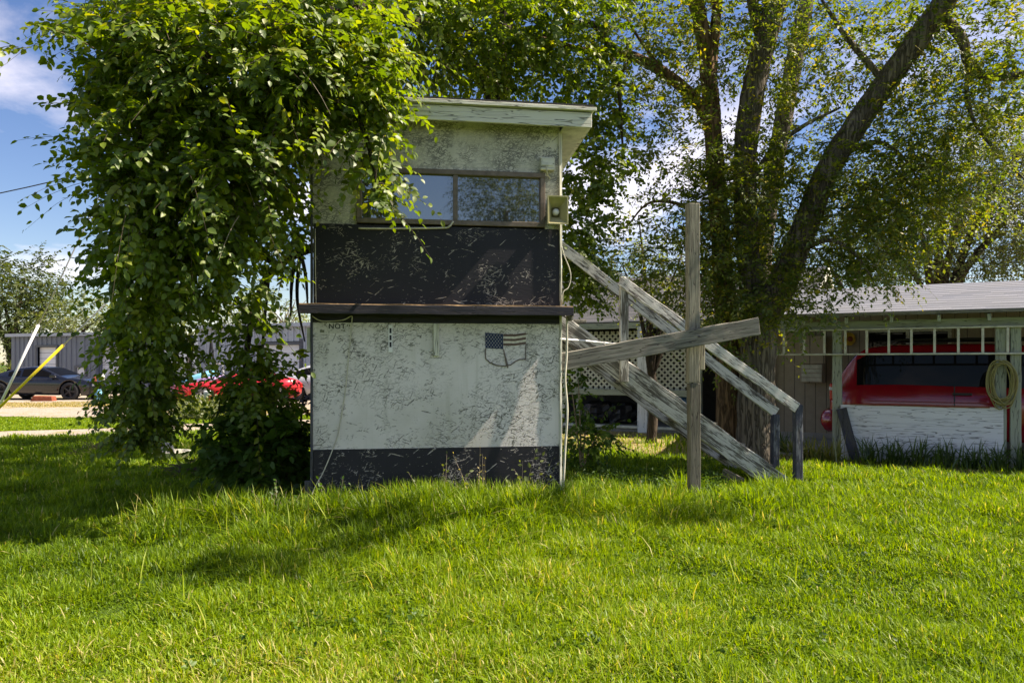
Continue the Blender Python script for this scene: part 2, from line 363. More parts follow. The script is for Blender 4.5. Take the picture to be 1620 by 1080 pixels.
class MB:
    def __init__(s): s.v = []; s.f = []
    def add(s, vs, fs):
        b = len(s.v); s.v += [V(x) for x in vs]; s.f += [tuple(i + b for i in f) for f in fs]; return s
    def box(s, c, size, R=None):
        hx, hy, hz = (x / 2 for x in size); R = R or Matrix.Identity(3); c = V(c)
        vs = [c + R @ V((x * hx, y * hy, z * hz)) for x in (-1, 1) for y in (-1, 1) for z in (-1, 1)]
        return s.add(vs, [(0, 1, 3, 2), (4, 6, 7, 5), (0, 4, 5, 1), (2, 3, 7, 6), (0, 2, 6, 4), (1, 5, 7, 3)])
    def span(s, a, b): return s.box([(x + y) / 2 for x, y in zip(a, b)], [abs(y - x) for x, y in zip(a, b)])
    def bar(s, p0, p1, w_, t_, up=UP):
        p0, p1 = V(p0), V(p1); x = (p1 - p0); L = x.length; x.normalize()
        z = up - x * up.dot(x)
        if z.length < 1e-3: z = V((0, 1, 0)) - x * x.y
        z.normalize(); y = z.cross(x); R = Matrix((x, y, z)).transposed()
        return s.box((p0 + p1) / 2, (L, t_, w_), R)
    def tube(s, pts, rs, n=6, cap=True):
        pts = [V(p) for p in pts]
        if not hasattr(rs, '__len__'): rs = [rs] * len(pts)
        b = len(s.v); pre = None
        for i, p in enumerate(pts):
            t = (pts[min(i + 1, len(pts) - 1)] - pts[max(i - 1, 0)]).normalized()
            if pre is None:
                a = V((0, 1, 0)) if abs(t.y) < .9 else V((1, 0, 0)); a = (a - t * a.dot(t)).normalized()
            else: a = (pre - t * pre.dot(t)).normalized()
            pre = a; c = t.cross(a)
            for k in range(n):
                q = 2 * math.pi * k / n
                s.v.append(p + (a * math.cos(q) + c * math.sin(q)) * rs[i])
        for i in range(len(pts) - 1):
            for k in range(n):
                k2 = (k + 1) % n
                s.f.append((b + i * n + k, b + i * n + k2, b + (i + 1) * n + k2, b + (i + 1) * n + k))
        if cap:
            s.f.append(tuple(b + k for k in range(n))[::-1]); s.f.append(tuple(b + (len(pts) - 1) * n + k for k in range(n)))
        return s
    def cyl(s, c0, c1, r0, r1=None, n=20): return s.tube([c0, c1], [r0, r0 if r1 is None else r1], n)
    def lathe(s, prof, c=(0, 0, 0), axis='z', n=24):
        b = len(s.v); c = V(c)
        for r, h in prof:
            for k in range(n):
                q = 2 * math.pi * k / n; x, y = r * math.cos(q), r * math.sin(q)
                s.v.append(c + (V((x, y, h)) if axis == 'z' else V((x, h, y))))
        for i in range(len(prof) - 1):
            for k in range(n):
                k2 = (k + 1) % n; s.f.append((b + i * n + k, b + i * n + k2, b + (i + 1) * n + k2, b + (i + 1) * n + k))
        return s
    def prism(s, poly, d):                    # poly: 3D points in a plane, d: extrude vector
        n = len(poly); d = V(d); vs = [V(p) for p in poly] + [V(p) + d for p in poly]
        return s.add(vs, [tuple(range(n))[::-1], tuple(range(n, 2 * n))] + [(i, (i + 1) % n, n + (i + 1) % n, n + i) for i in range(n)])
    def build(s, name, m, parent=None, origin=None, bevel=0.0, smooth=False, local=False):
        if local: org = V((0, 0, 0))
        elif parent is not None: org = ORG[parent.name]
        elif origin is not None: org = V(origin)
        else:
            xs = [v.x for v in s.v]; ys = [v.y for v in s.v]; org = V(((min(xs) + max(xs)) / 2, (min(ys) + max(ys)) / 2, min(v.z for v in s.v)))
        me = bpy.data.meshes.new(name); me.from_pydata([v - org for v in s.v], [], s.f); me.materials.append(m)
        bm = bmesh.new(); bm.from_mesh(me); bmesh.ops.recalc_face_normals(bm, faces=bm.faces)
        if bevel: bmesh.ops.bevel(bm, geom=bm.edges[:] , offset=bevel, segments=1, affect='EDGES', clamp_overlap=True)
        bm.to_mesh(me); bm.free()
        if smooth: me.polygons.foreach_set('use_smooth', np.ones(len(me.polygons), dtype=bool))
        o = bpy.data.objects.new(name, me); link(o, parent)
        if parent is None and not local: o.location = org
        ORG[o.name] = org
        return o
def board(name, p0, p1, wd, th, m, parent=None, up=UP, rough=.004, ends=0.0, nx=None):
    """a plank whose grain runs along its own x axis; width wd along up, thickness th"""
    p0, p1 = V(p0), V(p1); x = p1 - p0; L = x.length; x.normalize()
    z = up - x * up.dot(x); z.normalize(); y = z.cross(x)
    n = nx or max(2, int(L / .18)); vs = []; fs = []
    for i in range(n + 1):
        t_ = i / n; c = V(((t_ - .5) * L, 0, 0))
        for sy, sz in ((-1, -1), (1, -1), (1, 1), (-1, 1)):
            e = random.uniform(-ends, ends) if i in (0, n) else 0
            vs.append(c + V((e, sy * th / 2 + random.uniform(-rough, rough) * .4, sz * wd / 2 + random.uniform(-rough, rough))))
    for i in range(n):
        for k in range(4): fs.append((i * 4 + k, i * 4 + (k + 1) % 4, i * 4 + 4 + (k + 1) % 4, i * 4 + 4 + k))
    fs.append((3, 2, 1, 0)); fs.append(tuple(n * 4 + k for k in range(4)))
    me = bpy.data.meshes.new(name); me.from_pydata(vs, [], fs); me.materials.append(m)
    bm = bmesh.new(); bm.from_mesh(me); bmesh.ops.recalc_face_normals(bm, faces=bm.faces)
    ed = [e for e in bm.edges if len(e.link_faces) == 2 and e.calc_face_angle(0) > .8]
    bmesh.ops.bevel(bm, geom=ed, offset=min(.006, th * .12), segments=1, affect='EDGES'); bm.to_mesh(me); bm.free()
    o = bpy.data.objects.new(name, me); link(o, parent)
    mw = Matrix.Translation((p0 + p1) / 2) @ Matrix((x, y, z)).transposed().to_4x4()
    if parent is not None: mw = Matrix.Translation(-ORG[parent.name]) @ mw
    o.matrix_basis = mw; ORG[o.name] = ORG[parent.name] if parent is not None else V((0, 0, 0))
    return o
def slab(name, corner, xd, yd, lx, ly, th, m, parent=None, nx=1):
    """a flat sheet with its own x/y in the plane (for shingles, siding); corner = lower left, extends along xd, yd"""
    xd, yd = V(xd).normalized(), V(yd).normalized(); zd = xd.cross(yd).normalized(); yd = zd.cross(xd)
    vs = [(0, 0, 0), (lx, 0, 0), (lx, ly, 0), (0, ly, 0)]; b = MB(); b.prism(vs, (0, 0, -th))
    me = bpy.data.meshes.new(name); me.from_pydata(b.v, [], b.f); me.materials.append(m)
    bm = bmesh.new(); bm.from_mesh(me); bmesh.ops.recalc_face_normals(bm, faces=bm.faces); bm.to_mesh(me); bm.free()
    o = bpy.data.objects.new(name, me); link(o, parent)
    mw = Matrix.Translation(V(corner)) @ Matrix((xd, yd, zd)).transposed().to_4x4()
    if parent is not None: mw = Matrix.Translation(-ORG[parent.name]) @ mw
    o.matrix_basis = mw; ORG[o.name] = ORG[parent.name] if parent is not None else V((0, 0, 0))
    return o
def spline(pts, per=6):
    """Catmull-Rom through (x,y,z,r) rows"""
    p = [np.array(q, float) for q in pts]; p = [2 * p[0] - p[1]] + p + [2 * p[-1] - p[-2]]; out = []
    for i in range(1, len(p) - 2):
        for k in range(per):
            t = k / per
            out.append(.5 * (2 * p[i] + (p[i + 1] - p[i - 1]) * t + (2 * p[i - 1] - 5 * p[i] + 4 * p[i + 1] - p[i + 2]) * t * t + (3 * p[i] - p[i - 1] - 3 * p[i + 1] + p[i + 2]) * t ** 3))
    out.append(p[-2]); return np.array(out)
def limb(mb, pts, n=10, per=6, lump=.06, cap=True):
    q = spline(pts, per)
    a = len(mb.v); mb.tube([V(r[:3]) for r in q], [max(.004, r[3]) for r in q], n, cap)
    k = 0
    for r in q:
        for j in range(n):
            mb.v[a + k] = V(r[:3]) + (mb.v[a + k] - V(r[:3])) * (1 + random.uniform(-lump, lump)); k += 1
def pl(*rows): return [(*P(u, v, d), r) for (u, v, d, r) in rows]
def copy_tree(o, parent=None):
    c = o.copy(); col.objects.link(c); c.parent = parent
    for ch in list(o.children): copy_tree(ch, c)
    return c

# leaves -------------------------------------------------------------------------------------------
TPL_BIG_V = np.array([(0, 0, 0), (.34, 0, -.03), (.7, 0, -.05), (1, 0, -.14), (.30, .30, .05), (.66, .25, .02), (.30, -.30, .05), (.66, -.25, .02)])
TPL_BIG_F = [(0, 1, 4), (1, 2, 5, 4), (2, 3, 5), (0, 6, 1), (1, 6, 7, 2), (2, 7, 3)]
TPL_SM_V = np.array([(0, 0, 0), (.5, .24, .04), (1, 0, -.08), (.5, -.24, .04)]); TPL_SM_F = [(0, 1, 2), (0, 2, 3)]
TPL_SP_V = np.array([(0, 0, 0), (.5, .03, .02), (1, 0, 0), (.5, -.03, .02)])
def nrm(a): return a / np.maximum(1e-6, np.linalg.norm(a, axis=1, keepdims=True))
def leaf_mesh(name, pos, dr, nm, size, rnd, m, tpl='big', extra=None):
    tv, tf = (TPL_BIG_V, TPL_BIG_F) if tpl == 'big' else (TPL_SM_V, TPL_SM_F)
    x = nrm(dr); y = nrm(np.cross(nm, x)); z = np.cross(x, y)
    n, k = len(pos), len(tv)
    wid = rng.uniform(.85, 1.15, n)
    v = pos[:, None, :] + size[:, None, None] * (tv[None, :, 0:1] * x[:, None, :] + tv[None, :, 1:2] * wid[:, None, None] * y[:, None, :] + tv[None, :, 2:3] * z[:, None, :])
    fl = np.concatenate([np.array(f) for f in tf]); fs = np.cumsum([0] + [len(f) for f in tf])[:-1]
    loops = (np.arange(n)[:, None] * k + fl[None, :]).ravel(); starts = (np.arange(n)[:, None] * len(fl) + fs[None, :]).ravel()
    return np_mesh(name, v.reshape(-1, 3), loops, starts, m, np.repeat(rnd, k))
def sprays(start, dr, L, droop, K, size, spread=.8):
    """leafy twigs: returns leaf arrays and the twigs' own polylines"""
    T = len(start); t = np.linspace(.12, 1, K)[None, :, None]
    L3 = L[:, None, None]; down = np.array([0, 0, -1.0])[None, None, :] * droop[:, None, None]
    pos = start[:, None, :] + L3 * (dr[:, None, :] * t + down * t * t)
    tan = nrm((dr[:, None, :] + 2 * down * t).reshape(-1, 3))
    upv = np.array([0, 0, 1.0]) + rng.normal(0, .35, (T, 1, 3)); upv = np.repeat(upv, K, 1).reshape(-1, 3)
    side = nrm(np.cross(tan, upv)); sg = np.tile(np.where(np.arange(K) % 2 == 0, 1., -1.), T)[:, None]
    last = np.tile(np.arange(K) == K - 1, T)[:, None]
    d = tan * .6 + side * sg * spread * (~last) + np.array([0, 0, -.14]) + rng.normal(0, .24, (T * K, 3))
    nm = nrm(np.cross(side, tan) * np.sign(np.cross(side, tan)[:, 2:3] + 1e-6) + rng.normal(0, .35, (T * K, 3)))
    pos = pos.reshape(-1, 3) + rng.normal(0, .008, (T * K, 3))
    sz = size * rng.uniform(.65, 1.2, T * K) * np.tile(np.linspace(1.1, .75, K), T)
    tb = rng.beta(2, 2.2, T); rnd = np.clip(np.repeat(tb, K) + rng.normal(0, .14, T * K), 0, 1)
    tt = np.linspace(0, 1, 5)[None, :, None]
    poly = start[:, None, :] + L3 * (dr[:, None, :] * tt + down * tt * tt)
    return pos, d, nm, sz, rnd, poly
def twig_mesh(name, poly, r, m):
    T, S, _ = poly.shape
    tan = np.gradient(poly, axis=1); tan = nrm(tan.reshape(-1, 3)).reshape(T, S, 3)
    a = np.cross(tan, np.array([.3, .8, .5])); a = nrm(a.reshape(-1, 3)).reshape(T, S, 3); b = np.cross(tan, a)
    taper = np.linspace(1, .3, S)[None, :, None] * (r if np.isscalar(r) else np.asarray(r)[:, None, None])
    ring = np.stack([poly + taper * (a * math.cos(q) + b * math.sin(q)) for q in (0, 2.094, 4.189)], 2)
    v = ring.reshape(-1, 3); f = []
    for s in range(S - 1):
        for k in range(3): f.append((s * 3 + k, s * 3 + (k + 1) % 3, s * 3 + 3 + (k + 1) % 3, s * 3 + 3 + k))
    f = np.array(f); loops = (np.arange(T)[:, None, None] * S * 3 + f[None]).reshape(-1)
    return np_mesh(name, v, loops, np.arange(len(loops) // 4) * 4, m)
def blob_points(clusters, k, shell=.42):
    """clusters: (u, v, d, ru, rv, rd, density); returns twig starts and outward directions"""
    ps, ds = [], []
    for (u, v, d, ru, rv, rdm, den) in clusters:
        n = max(3, int(k * den * ru * rv * (d / 10.) ** .0 / 1000.))
        q = nrm(rng.normal(size=(n, 3))); r = rng.uniform(0, 1, n) ** shell
        q2 = q * r[:, None]
        uu = u + ru * q2[:, 0]; vv = v - rv * q2[:, 2]; dd = d + rdm * q2[:, 1]
        a = (uu - 810) / FPX * d
        x = math.sin(TH) * dd + math.cos(TH) * a; y = math.cos(TH) * dd - math.sin(TH) * a; z = EYE + (HZ - vv) / FPX * d
        ps.append(np.stack([x, y, z], 1))
        wx = math.sin(TH) * q[:, 1] + math.cos(TH) * q[:, 0]; wy = math.cos(TH) * q[:, 1] - math.sin(TH) * q[:, 0]
        ds.append(np.stack([wx, wy, q[:, 2]], 1))
    return np.concatenate(ps), np.concatenate(ds)
def attach(me, name, parent): 
    me.name = name; o = bpy.data.objects.new(name, me); link(o, parent); ORG[o.name] = ORG[parent.name] if parent is not None else V((0, 0, 0)); 
    if parent is not None: o.location = -ORG[parent.name]
    return o
def crown(root, clusters, k, L, droop, K, size, lm, tm, tpl='big', name='crown', outw=.8, horiz=.5, tr=.004, keep=None):
    st, dr = blob_points(clusters, k)
    dr = dr * outw + rng.normal(0, .45, dr.shape); dr[:, 2] *= horiz; dr = nrm(dr)
    if keep is not None:
        q = keep(st); st, dr = st[q], dr[q]
    n = len(st)
    pos, d, nm, sz, rnd, poly = sprays(st, dr, L * rng.gamma(6, 1 / 6., n), droop * rng.uniform(.4, 1.5, n), K, size)
    attach(leaf_mesh(name, pos, d, nm, sz, rnd, lm, tpl), name, root)
    attach(twig_mesh('twigs', poly, tr, tm), 'twigs', root)
    return st

# ------------------------------------------------------------------ ground, roads
def ground():
    xs = np.unique(np.concatenate([np.linspace(-600, -30, 20), np.linspace(-30, -8, 23), np.linspace(-8, 14, 89), np.linspace(14, 40, 27), np.linspace(40, 600, 20)]))
    ys = np.unique(np.concatenate([np.linspace(-300, -10, 12), np.linspace(-10, 2, 13), np.linspace(2, 12, 61), np.linspace(12, 40, 29), np.linspace(40, 900, 24)]))
    X, Y = np.meshgrid(xs, ys); Z = gz(X, Y); nx, ny = len(xs), len(ys)
    v = np.stack([X.ravel(), Y.ravel(), Z.ravel()], 1)
    i = np.arange(ny - 1)[:, None] * nx + np.arange(nx - 1)[None, :]
    f = np.stack([i, i + 1, i + nx + 1, i + nx], -1).reshape(-1)
    me = np_mesh('ground', v, f, np.arange(len(f) // 4) * 4, M['ground'])
    tag(attach(me, 'ground', None), kind='structure')
ground()
def strip(name, pts, z, m):               # a road sheet: rows of (left, right) ground points with ragged edges
    v, f = [], []
    for i, (a, b) in enumerate(pts):
        for k in range(7):
            q = V(a).lerp(V(b), k / 6); j = random.uniform(-.12, .12) if k in (0, 6) else 0
            v.append((q.x + j, q.y + j, z + float(gz(q.x, q.y))))
    for i in range(len(pts) - 1):
        for k in range(6): f.append((i * 7 + k, i * 7 + k + 1, i * 7 + 8 + k, i * 7 + 7 + k))
    me = bpy.data.meshes.new(name); me.from_pydata(v, [], f); me.materials.append(m)
    return tag(link(bpy.data.objects.new(name, me)), kind='structure')
def drive_far(x): return (17.3 + .06 * x, 15.4 + .05 * x)
strip('driveway', [((x, 18.2 + .42 * (x + 8) + .1 * math.sin(x), 0), (x, 16.3 + .30 * (x + 8) + .1 * math.sin(x * 1.3), 0)) for x in np.arange(-22, .5, .8)], .022, M['gravel'])
strip('gravel_yard', [((x, 60, 0), (x, 22.6 + .25 * math.sin(x * .9), 0)) for x in np.arange(-45, 6, .9)], .035, M['gravel'])

# ------------------------------------------------------------------ announcer's tower
TY = 7.566; XL, XR = -.863, 1.577; TB = 9.9
tower = thing('announcer_booth', 'two storey white and black strand board booth with sliding window and flaking paint', 'booth', ((XL + XR) / 2, TY + 1.1, 0))
T = tower
def wpanel(name, x0, x1, z0, z1, m, y0=TY, th=.03, parent=T):
    return MB().span((x0, y0, z0), (x1, y0 + th, z1)).build(name, m, parent)
WX0, WX1, WZ0, WZ1 = -.445, 1.425, 2.875, 3.425
MB().span((XL, TY, 2.862), (WX0, TY + .03, WZ1)).span((WX1, TY, 2.862), (XR, TY + .03, WZ1)).span((XL, TY, WZ1), (XR, TY + .03, 3.95)).build('upper_wall', M['osb_white_up'], T)
b = wpanel('upper_black_panel', XL + .012, XR - .006, 2.07, 2.858, M['osb_black'], TY - .012)
wpanel('lower_wall', XL, XR, .665, 1.9, M['osb_white_low'], TY)
wpanel('ledge_backing', XL + .002, XR - .002, 1.902, 2.066, M['ledge'], TY - .014, .04)
wpanel('black_skirting', XL + .004, XR - .004, -.05, .662, M['osb_black'], TY - .006)
MB().span((XL, TY + .032, 0), (XL + .03, TB, 3.95)).span((XR - .03, TY + .032, 0), (XR, TB, 3.95)).span((XL + .03, TB - .03, 0), (XR - .03, TB, 3.95)).build('side_wall', M['osb_side'], T)
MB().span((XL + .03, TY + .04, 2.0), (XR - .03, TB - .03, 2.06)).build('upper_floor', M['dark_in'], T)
board('corner_trim', (XL - .012, TY + .005, 0), (XL - .012, TY + .005, 3.9), .05, .022, M['wood_dark'], T, up=V((0, 1, 0)))
board('corner_trim', (XR + .012, TY + .005, 0), (XR + .012, TY + .005, 3.86), .05, .022, M['trim_white'], T, up=V((0, 1, 0)))
# ledge between the storeys
lg = board('ledge', (-.97, 7.445, 2.015), (1.675, 7.445, 2.015), .085, .03, M['ledge'], T, rough=.003); lg.location.y -= .10
board('ledge_top', (-.965, 7.455, 2.062), (1.67, 7.455, 2.062), .21, .014, M['ledge_top'], T, up=V((0, 1, 0)), rough=.004)
board('ledge_end', (1.665, 7.57, 1.99), (1.665, 7.36, 1.99), .12, .02, M['wood_grey'], T)
# roof
ROOF = MB(); x0, x1, y0, y1 = -1.2, 1.88, 7.33, 10.25; zf, zb = 4.035, 3.86
for (a, c_, m_, nm_) in ((0, .03, 'roll_roof', 'roof'), (-.032, -.004, 'soffit', 'soffit')):
    q = MB(); vs = [(x0, y0, zf + a), (x1, y0, zf + a), (x1, y1, zb + a), (x0, y1, zb + a)]; q.prism(vs, (0, 0, c_ - a)); q.build(nm_, M[m_], T)
board('fascia', (x0, y0 + .03, 3.925), (x1 - .02, y0 + .03, 3.915), .145, .03, M['trim_white'], T, rough=.002)
board('drip_edge', (x0, y0 - .012, 4.028), (x1 + .02, y0 - .012, 4.018), .035, .02, M['trim_white'], T, rough=.002)
MB().prism([(x1 - .05, y0 + .046, 3.85), (x1 - .05, y1, 3.68), (x1 - .05, y1, 3.81), (x1 - .05, y0 + .046, 3.995)], (.03, 0, 0)).build('side_fascia', M['trim_white'], T)
MB().prism([(XR + .002, y0 + .05, 3.85), (x1 - .052, y0 + .05, 3.85), (x1 - .052, y1 - .1, 3.68), (XR + .002, y1 - .1, 3.68)], (0, 0, .012)).build('soffit_board', M['soffit'], T)
# sliding window
win = MB()
fw = .05
for a, b2 in (((WX0, WZ1 - fw), (WX1, WZ1)), ((WX0, WZ0), (WX1, WZ0 + fw))): win.span((a[0], TY - .03, a[1]), (b2[0], TY + .04, b2[1]))
for xx in (WX0, WX1 - fw): win.span((xx, TY - .03, WZ0 + fw), (xx + fw, TY + .04, WZ1 - fw))
wf = win.build('window_frame', M['bronze'], T, bevel=.004)
mid = (WX0 + WX1) / 2 + .03
MB().span((mid - .022, TY - .022, WZ0 + fw), (mid + .022, TY + .03, WZ1 - fw)).build('mullion', M['bronze'], wf)
for a, b2, yy in ((WX0 + fw, mid - .022, .012), (mid + .022, WX1 - fw, .018)):
    MB().span((a, TY + yy, WZ0 + fw), (b2, TY + yy + .006, WZ1 - fw)).build('pane', M['glass'], wf)
# details nailed to the lower wall
board('ledge_strut', PY(690, 512, TY - .02), PY(690, 563, TY - .02), .05, .03, M['trim_white'], T, up=V((1, 0, 0)))
o = MB().span(PY(614.5, 557, TY - .012), PY(621, 514, TY - .003)).build('hinge_strap', M['white_pl'], T)
for k in range(3): MB().span(PY(616.2, 527 + 11 * k, TY - .0145), PY(619.4, 519 + 11 * k, TY - .0125)).build('strap_slot', M['black_pl'], o)
# faded flag
def wall_pts(px, y): return [PY(u, v, y) for u, v in px]
FY = TY - .003
# the flag photograph coordinates come from its own corners
fl = MB().prism(wall_pts([(767.5, 526), (796, 528.4), (796, 552), (768, 550.5)], FY), (0, -.002, 0)).build('flag', M['flag_blue'], None)
tag(fl, 'faded blue canton and brown striped flag peeling off the white wall', 'flag')
def fpart(name, px, m, y): 
    q = MB().prism(wall_pts(px, y), (0, -.0018, 0)); q.v = [v for v in q.v]
    o = q.build(name, m, fl); return o
for k in range(5):
    t0, t1 = k / 5, (k + 1) / 5
    a0, a1 = 528.4 + 18 * t0, 528.4 + 18 * t1; b0, b1 = 526 + 18 * t0, 526 + 18 * t1
    fpart('stripe', [(796.3, a0), (814, a0 + .3), (832, b0), (832, b1), (814, a1 + .3), (796.3, a1)], M['flag_red'] if k % 2 == 0 else M['flag_cream'], FY)
st = MB()
for r in range(7):
    for c_ in range(5 + (r % 2)):
        u = 769.8 + c_ * 4.7 + (0 if r % 2 else 2.3); v = 529.6 + r * 3.1 + (c_ * .25)
        c0 = PY(u, v, FY - .0022)
        pts = [c0 + V((math.sin(k * math.pi / 5) * (.0062 if k % 2 == 0 else .0028), 0, math.cos(k * math.pi / 5) * (.0062 if k % 2 == 0 else .0028))) for k in range(10)]
        st.prism(pts, (0, -.001, 0))
st.build('stars', M['flag_cream'], fl)
ed = MB()
ed.tube(wall_pts([(768, 551), (768.2, 567), (775, 573), (786, 577.5), (798, 579), (808, 577), (816, 571), (822, 568.5), (832, 568)], FY - .002), .006, 5)
ed.tube(wall_pts([(832, 545), (831.5, 556), (831.8, 568)], FY - .002), .005, 5)
ed.tube(wall_pts([(796.5, 552), (799.5, 565), (802.5, 578), (803.5, 582)], FY - .002), [.004, .009, .012, .006], 5)
ed.build('torn_hem', M['tape'], fl)
# stencilled notice
sg = MB().prism(wall_pts([(503.5, 514.5), (551, 514.5), (551, 527), (503.5, 527)], TY - .0015), (0, -.0012, 0)).build('notice', M['osb_white_low'], None)
tag(sg, 'small faded notice with NOT stencilled in black under the ledge', 'sign')
cu = bpy.data.curves.new('lettering', 'FONT'); cu.body = 'NOT'; cu.size = .068; cu.extrude = .0008; cu.offset = .0012; cu.space_character = 1.15
tmp = bpy.data.objects.new('lettering', cu); col.objects.link(tmp)
dg = bpy.context.evaluated_depsgraph_get(); me = bpy.data.meshes.new_from_object(tmp.evaluated_get(dg)); bpy.data.objects.remove(tmp)
me.materials.clear(); me.materials.append(M['ink'])
lt = bpy.data.objects.new('lettering', me); link(lt, sg)
pp = PY(519.8, 519.6, TY - .0045); lt.location = pp - ORG[sg.name]; lt.rotation_euler = (rad(90), 0, 0)
for (u, v, a, c_) in ((508, 523.5, 2, 2.2), (511.5, 523.8, 1.6, 2), (541, 522.5, 1.2, 1), (544.5, 523, 1.6, 1.3), (524, 522.6, 1.5, .5), (549.5, 514.8, .8, 1.4), (553, 514.8, .8, 1.4)):
    MB().span(PY(u - a, v + c_, TY - .0032), PY(u + a, v - c_, TY - .0028)).build('faded_letter', M['smudge'], sg)

# horn loudspeaker
hp = PY(877, 337, TY - .06)
horn = thing('horn_speaker', 'square beige horn loudspeaker at the right end of the upper window', 'loudspeaker', (hp.x, TY - .005, hp.z - .14))
cxh, czh, hw, hh = hp.x + .005, hp.z, .105, .142
h = MB(); yf = TY - .22
outer = [(cxh - hw, yf, czh - hh), (cxh + hw, yf, czh - hh), (cxh + hw, yf, czh + hh), (cxh - hw, yf, czh + hh)]
t_ = .012; inner = [(cxh - hw + t_, yf, czh - hh + t_), (cxh + hw - t_, yf, czh - hh + t_), (cxh + hw - t_, yf, czh + hh - t_), (cxh - hw + t_, yf, czh + hh - t_)]
back = [(cxh - .035, TY - .07, czh - .04), (cxh + .035, TY - .07, czh - .04), (cxh + .035, TY - .07, czh + .04), (cxh - .035, TY - .07, czh + .04)]
rear = [(cxh - hw * .8, TY - .06, czh - hh * .8), (cxh + hw * .8, TY - .06, czh - hh * .8), (cxh + hw * .8, TY - .06, czh + hh * .8), (cxh - hw * .8, TY - .06, czh + hh * .8)]
h.add(outer + inner, [(i, (i + 1) % 4, 4 + (i + 1) % 4, 4 + i) for i in range(4)])
h.add(inner + back, [(i, (i + 1) % 4, 4 + (i + 1) % 4, 4 + i) for i in range(4)] + [(4, 5, 6, 7)])
h.add(outer + rear, [(i, 4 + i, 4 + (i + 1) % 4, (i + 1) % 4) for i in range(4)] + [(7, 6, 5, 4)])
h.build('bell', M['beige'], horn)
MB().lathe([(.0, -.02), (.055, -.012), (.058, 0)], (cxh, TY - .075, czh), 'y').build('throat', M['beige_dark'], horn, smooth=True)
MB().lathe([(.0, -.055), (.02, -.05), (.033, -.03), (.034, 0)], (cxh, TY - .088, czh), 'y').build('dust_cap', M['white_pl'], horn, smooth=True)
MB().span((cxh - .03, TY - .06, czh - .05), (cxh + .03, TY - .002, czh + .05)).build('bracket', M['bronze'], horn)
# lamp box above the window corner
lb = thing('junction_box', 'small weathered grey box with a dangling cable above the window corner', 'electrical box', tuple(PY(865, 268, TY)))
MB().span(PY(855.5, 268.5, TY - .07), PY(875.5, 252, TY - .002)).build('housing', M['trim_white'], lb, bevel=.006)
MB().span(PY(857, 261, TY - .078), PY(874, 257.5, TY - .0705)).build('lid', M['alu'], lb)
MB().tube([PY(864.5, 263, TY - .082), PY(865, 270, TY - .085), PY(866.5, 277, TY - .05), PY(870, 282, TY - .01)], .007, 6).build('cable', M['cable'], lb)
# conduit and cables
def cable(name, pts, r, m, label, cat, n=6, per=5):
    q = MB(); s_ = spline([(*V(p), r) for p in pts], per); q.tube([V(a[:3]) for a in s_], r, n)
    o = q.build(name, m, None, smooth=True); return tag(o, label, cat)
cable('conduit', [PY(567, 361, TY - .04), PY(590, 361.5, TY - .04), PY(640, 361.5, TY - .035), PY(700, 360.5, TY - .035), PY(711, 358, TY - .05), PY(717, 350, TY - .05)], .010, M['cable'], 'thin white conduit along the bottom of the upper window', 'conduit')
cable('cable', [PY(884.5, 196, TY - .03), PY(885.5, 300, TY - .03), PY(886, 372, TY - .03), PY(887.5, 420, TY - .03), PY(888, 483, TY - .03)], .008, M['cable'], 'pale cable stapled down the upper right corner of the booth', 'cable')
cable('cable', [PY(888.5, 390, TY - .03), PY(893, 405, TY - .02), PY(901, 425, TY), PY(903, 440, TY), PY(899, 455, TY - .02), PY(891, 462, TY - .04), PY(890, 480, TY - .05)], .005, M['cable'], 'thin cable loop sagging from the upper right corner above the ledge', 'cable')
cable('cable', [PY(897, 500, TY - .05), PY(896.5, 560, TY - .06), PY(894, 600, TY - .08), PY(897.5, 650, TY - .08), PY(894, 710, TY - .1), PY(891.5, 760, TY - .1), PY(887.5, 800, TY - .12)], .012, M['cable'], 'thick beige cable hanging from the ledge to the grass by the right corner', 'cable')
cable('cable', [PY(494, 500, TY - .03), PY(505, 506.5, TY - .03), PY(518, 508, TY - .03), PY(543, 506, TY - .03), PY(556, 500, TY - .03), PY(556.5, 510, TY - .02), PY(552, 560, TY - .014), PY(546, 620, TY - .014), PY(536, 680, TY - .014), PY(528, 706, TY - .014), PY(512, 745, TY - .06), PY(496, 775, TY - .1), PY(489, 800, TY - .12)], .0055, M['cable'], 'long thin cord draped down the left side of the lower wall', 'cord')
cable('cable', [PY(498.5, 362, TY - .03), PY(499, 420, TY - .03), PY(500, 482, TY - .03)], .004, M['cable'], 'thin cord running down the left corner of the black panel', 'cord')
cable('pipe', [PY(886, 536, TY - .02), PY(925, 539, 7.9), PY(965, 543, 8.3), PY(990, 544, 8.56)], .011, M['white_pl'], 'thin white pipe from the booth corner to the stair post', 'pipe')
mb_ = MB().span(PY(486.5, 556, TY + .08), PY(491.5, 518, TY + .02)); tag(mb_.build('meter_box', M['alu'], None, bevel=.005), 'narrow grey box fixed to the left corner below the ledge', 'electrical box')
o = board('wood_block', PY(487, 812, TY - .05), PY(487, 760, TY - .05), .06, .04, M['wood_dark'], None, up=V((1, 0, 0))); tag(o, 'short dark stake standing at the left foot of the booth', 'stake')

